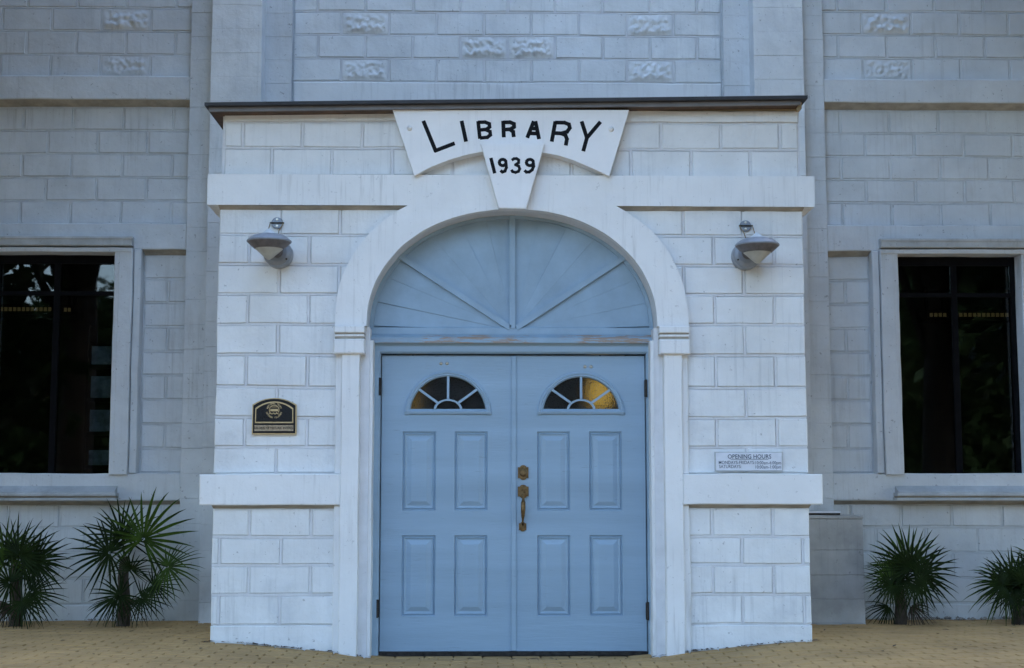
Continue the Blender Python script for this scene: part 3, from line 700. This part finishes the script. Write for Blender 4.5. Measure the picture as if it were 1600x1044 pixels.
# small things inside: a lit globe behind the right door, a lit tube behind the left
lx, lz = P(938, 614, 1.1)
vl = tag(empty('hanging_lamp', (lx, 1.1, lz - .13)), 'glowing yellow globe lamp behind the half-round light of the door with the handle', 'lamp')
MB().lathe((lx, 1.1, lz - .13), [(0.0, 0)] + [(.10 * math.sin(math.pi * i / 12), .13 - .13 * math.cos(math.pi * i / 12)) for i in range(1, 12)] + [(.001, .26)], 20).build('globe', M['lampglow'], vl, smooth=True, fix=True)
MB().tube([(lx, 1.1, lz + .12), (lx, 1.1, 3.82)], .008, 6).build('stem', M['hinge'], vl)
lx, lz = P(645, 612, 1.3)
v2 = tag(empty('tube_lamp', (lx, 1.3, lz - .3)), 'slim glowing yellow tube lamp behind the half-round light of the door without a handle', 'lamp')
MB().tube([(lx, 1.3, lz - .3), (lx, 1.3, lz + .12)], .014, 10).build('tube', M['lampglow'], v2)
MB().tube([(lx, 1.3, lz + .12), (lx, 1.3, 3.82)], .008, 6).build('stem', M['hinge'], v2)

# ------------------------------------------------------------------ sign with the name
YS_ = -0.115
T = lambda x, y: P(x, y, YS_)
arcpts = [(647.5, 274.5), (672.8, 261), (702, 249.7), (727, 242.3), (750, 237.6), (775, 235), (800, 234.2), (825, 235.4), (849, 238.4), (873, 243), (895, 250), (921, 261), (952, 275)]
out = [T(*p) for p in arcpts] + [T(983, 172), T(613.5, 172)]
sg = MB().prism(out, YS_, -0.005)
c_ = Vector((0, 3.6)); 
sign = sg.build('library_sign', M['plaque'], fix=True)
tag(sign, 'white arched name board reading LIBRARY above the doors', 'sign')
LW = 0.0285
LET = [[[(661.5, 189), (680.5, 235.5), (710.5, 224)]],
       [[(721.3, 189), (728.2, 221.5)]],
       [[(747, 189.5), (749.8, 217)], [(747, 191.2), (758, 191), (764.5, 193.5), (765, 198.5), (760, 202.3), (749, 203.3)], [(759, 202.8), (765.5, 205.5), (766.2, 211), (761.5, 214.6), (750, 215.8)]],
       [[(786.2, 189), (787.2, 214.8)], [(786.5, 191.3), (797, 191.2), (803, 193.6), (803.3, 198.5), (797.5, 202), (787, 202.8)], [(797, 202.5), (801.8, 206), (802.8, 214.3)]],
       [[(834, 189.5), (823.8, 215.5)], [(836.5, 189.5), (842.3, 217.5)], [(827.5, 208.3), (840.5, 209)], [(832, 201), (838, 201)]],
       [[(867.8, 189.8), (862, 221.5)], [(867.5, 191.6), (882, 191.8), (889, 194.5), (890.3, 200), (886, 206), (877, 208.6), (866, 208)], [(877, 208.6), (883.5, 211.5), (885.8, 217.5), (884, 227.5)]],
       [[(908.8, 189.8), (917, 215.5)], [(938.2, 190.5), (917, 215.5), (911.3, 236.5)]]]
for L_ in LET: strokes('letter', L_, LW if L_ is not LET[2] else LW * .93, YS_, sign, M['black'])
for q in ((640, 200.5), (955, 202)):
    a = T(*q); MB().lathe((a[0], YS_ + .001, a[1]), [(.019, 0), (.018, .008), (.013, .015), (.006, .019), (0, .020)], 16, 'y').build('bolt', M['plaque'], sign, smooth=True, fix=True)

# heritage plaque
YQ = -0.028
def hp_out(k, top, bot, e=0.0):
    l_, r_ = P(394, 640, YQ)[0] + e, P(463.5, 640, YQ)[0] - e
    zt, zs_, zb_ = P(0, 621.5, YQ)[1] - top, P(0, 632, YQ)[1] - top, bot
    cx = (l_ + r_) / 2; hw = (r_ - l_) / 2
    arc_ = [(cx + hw * .99 * math.sin(R(t)) / math.sin(R(40)), zs_ + (zt - zs_) * (math.cos(R(t)) - math.cos(R(40))) / (1 - math.cos(R(40)))) for t in range(40, -41, -8)]
    return [(l_, zb_), (r_, zb_)] + arc_
zb_ = P(0, 678.5, YQ)[1]
hq = MB().prism(hp_out(1, 0, zb_), YQ, 0.004).build('heritage_plaque', M['gold'], fix=True)
tag(hq, 'black and gold arched plaque with round emblem on the porch wall', 'plaque')
MB().prism(hp_out(1, .006, zb_ + .008, .007), YQ - .003, YQ + .001).build('plate', M['plblack'], hq, fix=True)
ln = MB(); o1 = hp_out(1, .024, P(0, 661, YQ)[1], .021); o2 = hp_out(1, .033, P(0, 661, YQ)[1] + .009, .028)
for i in range(len(o1)):
    j = (i + 1) % len(o1); ln.add([(o1[i][0], YQ - .0045, o1[i][1]), (o1[j][0], YQ - .0045, o1[j][1]), (o2[j][0], YQ - .0045, o2[j][1]), (o2[i][0], YQ - .0045, o2[i][1])], [(0, 1, 2, 3)])
ln.build('border_line', M['gold'], hq, fix=True)
a, b = P(397.5, 673.5, YQ), P(458.5, 664.5, YQ)
st = MB().box(a[0], b[0], YQ - .0045, YQ - .002, a[1], b[1]).build('name_strip', M['strip'], hq)
tm = MB(); text_mesh(tm, 'BUILDING OF HISTORIC INTEREST', .0235, (a[0] + b[0]) / 2, (a[1] + b[1]) / 2, YQ - .0055, 0, .78, .0004); tm.build('lettering', M['plblack'], st)
cxq, czq = P(428.5, 641, YQ)
em = MB()
for body, r_, a0, sgn in (('NATIONAL TRUST', .047, 90, -1), ('CAYMAN ISLANDS', .052, 270, 1)):
    n_ = len(body)
    for i, ch in enumerate(body):
        if ch == ' ': continue
        an = a0 + sgn * (i - (n_ - 1) / 2) * (11.2 if sgn < 0 else 11)
        text_mesh(em, ch, .0165, cxq + r_ * math.cos(R(an)), czq + r_ * math.sin(R(an)), YQ - .0045, R(an - 90 if sgn < 0 else an + 90), .8, .0006)
em.build('lettering', M['gold'], hq)
e2 = MB(); e2.stroke([(cxq + .033 * math.cos(t), czq + .034 * math.sin(t)) for t in [R(-28 + 236 * i / 20) for i in range(21)]], .006, YQ - .0046, YQ - .003)
e2.prism([(cxq - .026, czq - .008), (cxq + .026, czq - .008), (cxq + .026, czq + .008), (cxq - .026, czq + .008)], YQ - .0045, YQ - .003)
e2.stroke([(cxq - .02, czq + .022), (cxq + .02, czq + .022)], .005, YQ - .0045, YQ - .003)
for k in range(3): e2.stroke([(cxq - .032 + .0214 * k, czq - .026), (cxq - .026 + .0214 * k, czq - .019), (cxq - .016 + .0214 * k, czq - .026), (cxq - .0106 + .0214 * k, czq - .026)], .007, YQ - .0046, YQ - .003)
e2.build('emblem', M['gold'], hq, fix=True)

# opening hours board
YO = -0.03
a, b = P(1119, 735, YO), P(1221.5, 707.5, YO)
oh = MB().block(a[0], b[0], a[1], b[1], YO, 0.004, 0.002).build('opening_hours_sign', M['signboard'])
tag(oh, 'small pale board with opening hours above the porch ledge', 'sign')
bd = MB(); e_ = .006
for q in ((a[0] - e_, b[0] + e_, a[1] - e_, a[1]), (a[0] - e_, b[0] + e_, b[1], b[1] + e_), (a[0] - e_, a[0], a[1], b[1]), (b[0], b[0] + e_, a[1], b[1])): bd.box(q[0], q[1], YO + .004, 0.004, q[2], q[3])
bd.build('backing_frame', M['sill'], oh)
om = MB(); yo = YO - .0012
c0 = P(1171, 713.8, YO); text_mesh(om, 'OPENING HOURS', .041, c0[0], c0[1], yo, 0, .92, .0006)
c1 = P(1171, 717.6, YO); om.box(c1[0] - .13, c1[0] + .13, yo - .0005, yo + .001, c1[1] - .0022, c1[1] + .0012)
for t_, px, py in (('MONDAYS-FRIDAYS:', 1151, 723), ('10:00am-6:00pm', 1200, 723.5), ('SATURDAYS:', 1141, 729.3), ('10:00am-1:00pm', 1200, 730)):
    c1 = P(px, py, YO); text_mesh(om, t_, .0315, c1[0], c1[1], yo, 0, .86, .0002)
om.build('lettering', M['ink'], oh)

# wall lamps
def wall_lamp(can, hoodc, disc, s, label):
    cx, cz = P(*can, -.06); L = tag(empty('wall_lamp', (cx, 0, cz - .1)), label, 'wall lamp', 'saucer lamps on the porch wall')
    MB().lathe((cx, 0.006, cz), [(.098, 0), (.098, .10), (.092, .125), (.07, .135), (0, .136)], 36, 'y').build('wall_can', M['lamp'], L, fix=True)
    hx, hz = P(*hoodc, -.33); hc = Vector((hx, -.33, hz))
    MB().tube([(cx, -.12, cz + .005), (cx, -.2, cz + .012), (hx, -.28, hz - .055)], [.045, .045, .04], 14).build('neck', M['lampdark'], L, fix=True)
    for t in (-150, -35): MB().lathe((cx + .082 * math.cos(R(t)), -.123, cz + .082 * math.sin(R(t))), [(.007, 0), (.006, .006), (0, .007)], 8, 'y').build('screw', M['hinge'], L, fix=True)
    MB().lathe(hc, [(.10, -.012), (.138, -.006), (.149, 0), (.150, .007), (.146, .012), (.130, .026), (.108, .042), (.085, .050), (.055, .053)], 48).build('hood', M['lamp'], L, smooth=True, fix=True)
    MB().lathe(hc, [(.146, -.001), (.125, -.022), (.098, -.045), (.094, -.044), (.0, -.044)], 48).build('reflector', M['lampdark'], L, smooth=False, fix=True)
    MB().lathe(hc, [(.093, -.046), (.05, -.085), (.02, -.112), (.008, -.119), (0, -.120)], 40).build('lens', M['lens'], L, smooth=True, fix=True)
    MB().lathe(hc, [(.062, .050), (.03, .074), (.006, .092), (0, .093)], 32).build('top_cone', M['topcone'], L, smooth=True, fix=True)
    dx, dz = P(*disc, -.02)
    pd = MB().lathe((dx, .004, dz), [(.040, 0), (.040, .022), (.036, .028), (0, .029)], 24, 'y').build('anchor_disc', M['lamp'], L, fix=True)
    MB().box(dx - .048, dx + .048, -.034, -.022, dz - .006, dz + .004).build('anchor_bar', M['hinge'], pd)
    for q in (-.022, .024): MB().lathe((dx, -.024, dz + q), [(.009, 0), (.008, .004), (.0, .005)], 10, 'y').build('screw', M['screw'], pd, fix=True)
    MB().box(dx - .017, dx + .017, -.006, .004, dz + .03, 3.08).build('cable_cover', M['porch'], L)
    for q, e in ((-.046, .02 * s), (.046, .02 * s)):
        MB().tube([(dx + q, -.03, dz), (dx + q * .8 + e * .6, -.10, dz - .07), (cx + q * .6 + e, -.12, cz + .085)], .0032, 6).build('tie_cord', M['cord'], L)
    return L
wall_lamp((434.5, 396.5), (420.5, 378.5), (433, 348.5), -1, 'grey saucer wall lamp with cone lens above the black plaque')
wall_lamp((1166.5, 399), (1183, 384.5), (1165, 353), 1, 'grey saucer wall lamp with cone lens above the opening hours board')

# ------------------------------------------------------------------ grey block pier and what lies on it
px0, px1 = 2.18, P(1351, 900, 1.9)[0]; pzt = P(1320, 806, 1.9)[1]
pr = MB().box(px0 + .004, px1 - .004, 1.908, 2.26, -.05, pzt - .03).build('block_pier', M['pier'])
tag(pr, 'low unpainted grey block pier against the wall beside the porch', 'pier')
zz = [-.05, 0.055, 0.25, 0.447, 0.645, pzt - .028]
for k in range(5):
    xs_ = [px0, px1] if k == 0 else ([px0, px0 + .225 + .02 * (k % 2), px1])
    for i in range(len(xs_) - 1):
        MB().block(xs_[i] + .0012, xs_[i + 1] - .0012, zz[k] + .0012, zz[k + 1] - .0012, 1.9 + jit(.002) - (.012 if k == 0 else 0), 1.92, .003).build('block', M['pier'], pr)
MB().block(px0, px1 + .002, pzt - .027, pzt, 1.893, 2.262, .004).build('cap', M['pier'], pr)
ta = P(1266, 803, 1.95)[0]; tb = P(1312, 803, 1.95)[0]
ta = 2.13
tr_ = MB().box(ta + .05, tb, 1.93, 2.05, pzt + .004, pzt + .022).build('metal_tray', M['hinge'])
tag(tr_, 'thin metal tray lying on top of the grey block pier', 'tray')
MB().box(ta + .048, tb + .002, 1.925, 2.055, pzt + .022, pzt + .034).build('tray_top', M['tray'], tr_)
MB().box(ta + .05, tb - .01, 1.935, 2.045, pzt, pzt + .004).build('foot', M['under'], tr_)
MB().tube([(ta + .13, 2.0, pzt + .033), (ta + .125, 2.0, pzt + .08), (ta + .16, 2.01, pzt + .11)], .008, 8).build('spigot', M['hinge'], tr_)

# ------------------------------------------------------------------ fan palms
def fan_leaf(hub, a, n, Rr, parent, m, nseg=26, span=300, droop=.12, seed=0):
    rnd = random.Random(seed); hub = Vector(hub); a = Vector(a).normalized(); n = Vector(n); n = (n - a * n.dot(a)).normalized(); b = n.cross(a)
    mb = MB()
    for i in range(nseg):
        an = R(-span / 2 + span * (i + .5) / nseg + rnd.uniform(-2.5, 2.5)); d = a * math.cos(an) + b * math.sin(an); t_ = n.cross(d)
        L = Rr * (.78 + .22 * math.cos(an * .55)) * rnd.uniform(.86, 1.06); st_ = R(span / nseg)
        bend = rnd.uniform(.5, 1.4) * droop; kink = rnd.uniform(-.05, .05); o = len(mb.v)
        for q, (t, wf) in enumerate(((0.03, 1.0), (.34, 1.0), (.6, .78), (.84, .40), (1.0, .03))):
            w = min(t, .34) * L * st_ * .38 * wf if t > .03 else .004
            if t > .34: w = .34 * L * st_ * .38 * wf
            c = hub + d * (L * t) + t_ * (kink * L * t * t) + Vector((0, 0, -1)) * (bend * L * t ** 3) - n * (.10 * L * t * t)
            f = n * (w * .55)
            mb.v += [tuple(c - t_ * w + f), tuple(c - f * .3), tuple(c + t_ * w + f)]
            if q:
                k = o + (q - 1) * 3; mb.f += [(k, k + 1, k + 4, k + 3), (k + 1, k + 2, k + 5, k + 4)]
    return mb.build('leaf', m, parent)
def palm(base, height, leaves, label, seed, dead=3, auto=0, spread=.3):
    rnd = random.Random(seed); base = Vector(base)
    T_ = tag(empty('fan_palm', base), label, 'palm', 'fan palms along the wall')
    top = base + Vector((0, 0, height))
    MB().tube([base - Vector((0, 0, .04)), base + Vector((.012, 0, height * .35)), base + Vector((-.008, 0, height * .7)), top], [.058, .046, .043, .036], 10).build('trunk', M['trunk'], T_, fix=True)
    i = 0
    for hubp, Y, (ax, ay, az), (nx_, ny_, nz_), Rr, dk in leaves:
        h = P3(*hubp, Y); i += 1
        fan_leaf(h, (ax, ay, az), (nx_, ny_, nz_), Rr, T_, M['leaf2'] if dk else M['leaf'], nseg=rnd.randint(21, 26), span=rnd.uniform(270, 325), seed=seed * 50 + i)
        q = top + Vector((0, 0, -.05)); mid = (q + h) / 2 + Vector((0, 0, .04))
        MB().tube([q, mid, h], [.009, .006, .005], 6).build('leaf_stalk', M['leaf2'], T_)
    for k in range(auto):
        w = 2 * math.pi * (k + rnd.random() * .6) / max(1, auto); el = rnd.uniform(-.35, 1.1); rr_ = spread * rnd.uniform(.55, 1.0)
        d = Vector((math.cos(w) * math.cos(el), .55 * math.sin(w) * math.cos(el) - .12, math.sin(el)))
        h = top + d * rr_ + Vector((0, 0, .02)); h.y = min(h.y, 2.18)
        nrm = Vector((rnd.uniform(-.4, .4), -1, rnd.uniform(.1, .9)))
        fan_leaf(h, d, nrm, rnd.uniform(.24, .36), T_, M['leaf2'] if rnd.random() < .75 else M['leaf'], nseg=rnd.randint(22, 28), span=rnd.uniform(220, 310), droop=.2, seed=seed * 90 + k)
        MB().tube([top - Vector((0, 0, .05)), (top + h) / 2 + Vector((0, 0, .03)), h], [.009, .006, .005], 6).build('leaf_stalk', M['leaf2'], T_)
    for k in range(dead):
        w = rnd.uniform(0, 6.28); d = Vector((math.cos(w), .5 * math.sin(w) - .2, -.9)).normalized(); h = base + Vector((0, 0, height * .55)) + d * .12
        fan_leaf(h, d, (rnd.uniform(-.3, .3), -1, .3), .24, T_, M['leaf2'] if k % 2 else M['dead'], nseg=16, span=150, droop=.3, seed=seed * 70 + k)
    return T_
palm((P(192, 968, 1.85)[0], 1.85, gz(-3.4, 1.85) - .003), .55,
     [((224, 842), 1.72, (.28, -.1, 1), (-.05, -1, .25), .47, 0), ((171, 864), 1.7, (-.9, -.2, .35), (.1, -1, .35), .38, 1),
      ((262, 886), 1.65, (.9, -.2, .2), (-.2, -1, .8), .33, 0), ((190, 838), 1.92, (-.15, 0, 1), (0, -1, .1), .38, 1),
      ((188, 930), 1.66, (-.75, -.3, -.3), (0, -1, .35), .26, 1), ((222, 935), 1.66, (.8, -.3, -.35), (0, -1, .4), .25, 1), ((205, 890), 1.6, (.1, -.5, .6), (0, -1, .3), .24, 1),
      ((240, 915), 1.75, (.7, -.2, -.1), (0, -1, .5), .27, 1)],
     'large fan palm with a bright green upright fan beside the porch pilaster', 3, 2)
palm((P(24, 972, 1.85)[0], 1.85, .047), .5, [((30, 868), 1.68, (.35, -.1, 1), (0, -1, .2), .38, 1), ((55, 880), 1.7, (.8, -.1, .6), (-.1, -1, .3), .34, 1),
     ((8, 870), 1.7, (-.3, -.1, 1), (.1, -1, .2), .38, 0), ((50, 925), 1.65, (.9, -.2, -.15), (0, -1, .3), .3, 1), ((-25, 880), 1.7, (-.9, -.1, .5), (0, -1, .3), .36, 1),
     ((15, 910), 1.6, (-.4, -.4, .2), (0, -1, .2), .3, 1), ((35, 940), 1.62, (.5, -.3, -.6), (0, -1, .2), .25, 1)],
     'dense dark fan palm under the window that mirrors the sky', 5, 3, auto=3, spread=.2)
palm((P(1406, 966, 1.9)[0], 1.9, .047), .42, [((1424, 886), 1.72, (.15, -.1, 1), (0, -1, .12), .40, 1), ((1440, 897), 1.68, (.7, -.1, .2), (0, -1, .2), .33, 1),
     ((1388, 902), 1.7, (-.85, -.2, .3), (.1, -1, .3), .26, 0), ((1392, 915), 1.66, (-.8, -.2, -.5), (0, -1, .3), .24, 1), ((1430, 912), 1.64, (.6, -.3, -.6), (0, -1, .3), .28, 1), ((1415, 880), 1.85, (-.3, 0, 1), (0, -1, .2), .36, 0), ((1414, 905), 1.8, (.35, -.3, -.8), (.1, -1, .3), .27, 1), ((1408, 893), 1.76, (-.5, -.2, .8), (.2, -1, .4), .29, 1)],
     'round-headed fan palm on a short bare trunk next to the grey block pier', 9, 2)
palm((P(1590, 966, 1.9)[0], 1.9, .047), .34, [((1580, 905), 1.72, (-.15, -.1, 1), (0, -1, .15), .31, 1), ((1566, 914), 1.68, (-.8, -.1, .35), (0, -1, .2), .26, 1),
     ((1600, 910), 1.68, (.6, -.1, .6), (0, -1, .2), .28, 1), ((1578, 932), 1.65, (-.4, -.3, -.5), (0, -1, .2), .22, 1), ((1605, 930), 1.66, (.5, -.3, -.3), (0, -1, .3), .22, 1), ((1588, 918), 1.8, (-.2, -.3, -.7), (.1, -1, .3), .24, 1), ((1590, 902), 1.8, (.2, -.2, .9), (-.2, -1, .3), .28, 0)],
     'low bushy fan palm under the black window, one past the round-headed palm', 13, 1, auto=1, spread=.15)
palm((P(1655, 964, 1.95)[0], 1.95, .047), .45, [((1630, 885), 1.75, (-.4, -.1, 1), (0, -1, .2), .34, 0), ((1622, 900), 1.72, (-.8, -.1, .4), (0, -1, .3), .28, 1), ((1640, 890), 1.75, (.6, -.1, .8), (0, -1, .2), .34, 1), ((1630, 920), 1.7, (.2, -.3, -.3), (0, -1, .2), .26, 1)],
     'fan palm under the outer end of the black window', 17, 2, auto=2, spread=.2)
# litter and pebbles
pb = MB(); rnd = random.Random(4)
for i in range(230):
    x = rnd.uniform(2.72, 5.2) if i % 5 else -rnd.uniform(2.75, 5.0); y = rnd.uniform(2.22, 2.36) if i % 5 else rnd.uniform(2.3, 2.36); r_ = rnd.uniform(.008, .024) * (1 if i % 5 else .6)
    zz_ = gz(x, y) + r_ * .4; o = len(pb.v); a_, b_ = rnd.uniform(.7, 1.3), rnd.uniform(.7, 1.3)
    pb.v += [(x + r_ * a_, y, zz_), (x - r_ * a_, y, zz_), (x, y + r_ * b_, zz_), (x, y - r_ * b_, zz_), (x + jit(.004), y + jit(.004), zz_ + r_ * .75), (x, y, zz_ - r_ * .6)]
    pb.f += [tuple(o + k for k in f) for f in ((0, 2, 4), (2, 1, 4), (1, 3, 4), (3, 0, 4), (2, 0, 5), (1, 2, 5), (3, 1, 5), (0, 3, 5))]
kind(tag(pb.build('pebbles', M['pebble'], smooth=True), 'loose pale pebbles along the foot of the wall', 'pebbles'), 'stuff')
fl = MB()
for i in range(260):
    if i < 110:
        s = rnd.choice((-1, 1)); x = s * rnd.uniform(1.0, 2.1); y = -rnd.uniform(.005, .06)
    elif i < 135: x = rnd.uniform(-1, 1); y = rnd.uniform(-.5, .1)
    else: x = rnd.choice((-1, 1)) * rnd.uniform(1.2, 5); y = rnd.uniform(-.9, 2.25)
    if abs(x) < 2.06 and y > 0: y = -.03
    w = rnd.uniform(0, 6.28); l_ = rnd.uniform(.010, .034); d = Vector((math.cos(w), math.sin(w), 0)) * l_; t_ = Vector((-d.y, d.x, 0)) * .35
    c = Vector((x, y, gz(x, y) + .006)); fl.add([c - d, c - t_ + Vector((0, 0, .004)), c + d + Vector((0, 0, rnd.uniform(0, .012))), c + t_ + Vector((0, 0, .006))], [(0, 1, 2, 3)])
kind(tag(fl.build('fallen_leaves', M['dead']), 'small dry brown leaves scattered over the tan paving', 'leaves'), 'stuff')

# ------------------------------------------------------------------ inside the rooms
def reflection_standin(x, y):  # made-up case; its pale rows imitate a reflection in the glass
    t = tag(empty('reflection_standin', (x, y, .34)), 'made-up case of pale books seen dimly behind the window glass', 'reflection_standin')
    f = MB().box(x - .02, x, y - .14, y + .14, .34, 2.6).box(x + .30, x + .32, y - .14, y + .14, .34, 2.6).box(x, x + .3, y + .12, y + .14, .34, 2.6)
    z = .45
    f.build('case', M['frame'], t); 
    while z < 2.5:
        h = random.uniform(.12, .24); MB().box(x + .001, x + .299, y - .14, y + .119, z - .03, z).build('shelf', M['frame'], t)
        MB().box(x + .02, x + random.uniform(.2, .28), y - .12, y + .05, z + .001, z + h).build('pale_row', M['panes'], t); z += .3
reflection_standin(-3.75, 3.1)
for (a_, b_, py, lab) in ((-14, 82, 483, 'longer row of glowing yellow dashes inside the sky-mirroring window'), (100, 112, 484, 'short row of glowing yellow dashes inside the sky-mirroring window'),
                          (1453, 1481, 492, 'short row of glowing yellow dashes inside the black window'), (1499, 1578, 492, 'longer row of glowing yellow dashes inside the black window')):
    Yi = 6.6; p0, p1 = P(a_, py, Yi), P(b_, py, Yi)  # added body carrying the yellow dashes that show in the glass
    sl_ = MB().box(p0[0] - .03, p1[0] + .03, Yi + .01, Yi + .4, p0[1] - .06, p0[1] + .06).build('glowing_dashes', M['frame']); tag(sl_, lab, 'light')
    n_ = max(2, int((b_ - a_) / 6.6)); 
    for k in range(n_):
        xa = p0[0] + (p1[0] - p0[0]) * k / n_; xb = xa + (p1[0] - p0[0]) / n_ * .68
        MB().box(xa, xb, Yi, Yi + .012, p0[1] - .022, p0[1] + .022).build('slot', M['slot'], sl_)
    MB().box(p0[0], p0[0] + .03, Yi + .15, Yi + .2, p0[1] + .06, 3.5).box(p1[0] - .03, p1[0], Yi + .15, Yi + .2, p0[1] + .06, 3.5).build('hanger', M['frame'], sl_)

# ------------------------------------------------------------------ across the street: what the window glass mirrors ; nearer, unseen trees added to darken the wings
def tree(x, y, h, r, n, label, seed, low=.35, ls=.2):
    rnd = random.Random(seed); t = tag(empty('unseen_tree', (x, y, -.06)), label, 'tree')
    tb = MB().tube([(x, y, -.1), (x + .1, y, h * .3), (x - .05, y + .1, h * .6), (x, y, h * .85)], [.26, .2, .14, .05], 10)
    clumps = []
    for k in range(26):
        w = rnd.uniform(0, 6.28); q = rnd.uniform(.15, 1) ** .6 * r; zc = h * rnd.uniform(low + .08, 1.0); q *= math.sqrt(max(.15, 1 - ((zc / h - .65) / .5) ** 2))
        c = Vector((x + q * math.cos(w), y + q * math.sin(w), zc)); clumps.append(c)
        tb.tube([(x, y, h * rnd.uniform(.25, .6)), tuple((Vector((x, y, zc * .75)) + c) / 2), tuple(c)], [.07, .045, .015], 5)
    tb.build('trunk', M['bark'], t)
    cr = MB()
    for i in range(n):
        c = rnd.choice(clumps); g_ = lambda k: max(-1.7, min(1.7, rnd.gauss(0, 1))) * k
        p = c + Vector((g_(1), g_(1), g_(.75))) * (r * .22); s_ = ls * rnd.uniform(.6, 1.3)
        d = Vector((rnd.gauss(0, 1), rnd.gauss(0, 1), rnd.gauss(0, .6))).normalized() * s_; e = d.orthogonal().normalized() * s_ * .5
        cr.add([p - d, p - e, p + d, p + e], [(0, 1, 2, 3)])
    cr.build('crown', M['tree'], t); return t
tree(-8.2, -1.0, 9.5, 3.6, 20000, 'added unseen leafy tree dimming the wall, off the end of the wing with the sky-mirroring window', 21, .2)  # flanking trees are added out of view to keep sky off the wings
tree(8.4, -0.8, 9.5, 3.6, 20000, 'added unseen leafy tree dimming the wall, off the end of the wing with the black window', 22, .2)
tree(-5.6, -3.9, 10.5, 3.5, 30000, 'added unseen tree dimming the wall, in front of the wing with the sky-mirroring window', 26, .5)
tree(5.7, -3.9, 10.5, 3.5, 30000, 'added unseen tree dimming the wall, in front of the wing with the black window', 27, .5)
for k, (hx, hy, hh) in enumerate(((6, -33, 12), (12.5, -31, 13), (18.5, -32, 13), (25, -33, 12))):
    t_ = tree(hx, hy, hh, 5.2, 15000, 'tall dense tree in the row across the street', 60 + k, .0, .33); t_['group'] = 'tall trees across the street'
for k, hx in enumerate((-26, -20.5, -15.5, -10.5, -5, 0)):
    t_ = tree(hx, -31, 6.6, 4.2, 13000, 'lower round tree in the row across the street', 40 + k, .0, .28); t_['group'] = 'lower trees across the street'
for px, py_, hh, lab in ((-11.2, -24, 9.0, 'slim street palm facing the sky-mirroring window'), (-7.0, -25, 9.6, 'taller street palm facing the porch')):
    t = tag(empty('street_palm', (px, py_, -.06)), lab, 'palm')
    MB().tube([(px, py_, -.1), (px + .2, py_, hh * .5), (px + .1, py_, hh)], [.2, .15, .11], 10).build('trunk', M['trunk'], t)
    for k in range(16):
        w = 2 * math.pi * k / 16 + jit(.2); el = rnd.uniform(-.2, .9); d = Vector((math.cos(w) * math.cos(el), math.sin(w) * math.cos(el), math.sin(el))); fr_ = MB()
        side = d.cross(Vector((0, 0, 1))).normalized(); pts = [Vector((px + .1, py_, hh)) + d * (2.4 * q / 8) - Vector((0, 0, 1.5 * (q / 8) ** 2)) for q in range(9)]
        for q in range(8):
            for e in (-1, 1):
                for u in (0, .5):
                    c = pts[q].lerp(pts[q + 1], u); tip = c + side * (e * .55 * (1 - .06 * q)) - Vector((0, 0, .3)) + d * .15
                    fr_.add([c, c + d * .06, tip], [(0, 1, 2)])
        fr_.build('frond', M['leaf2'], t)
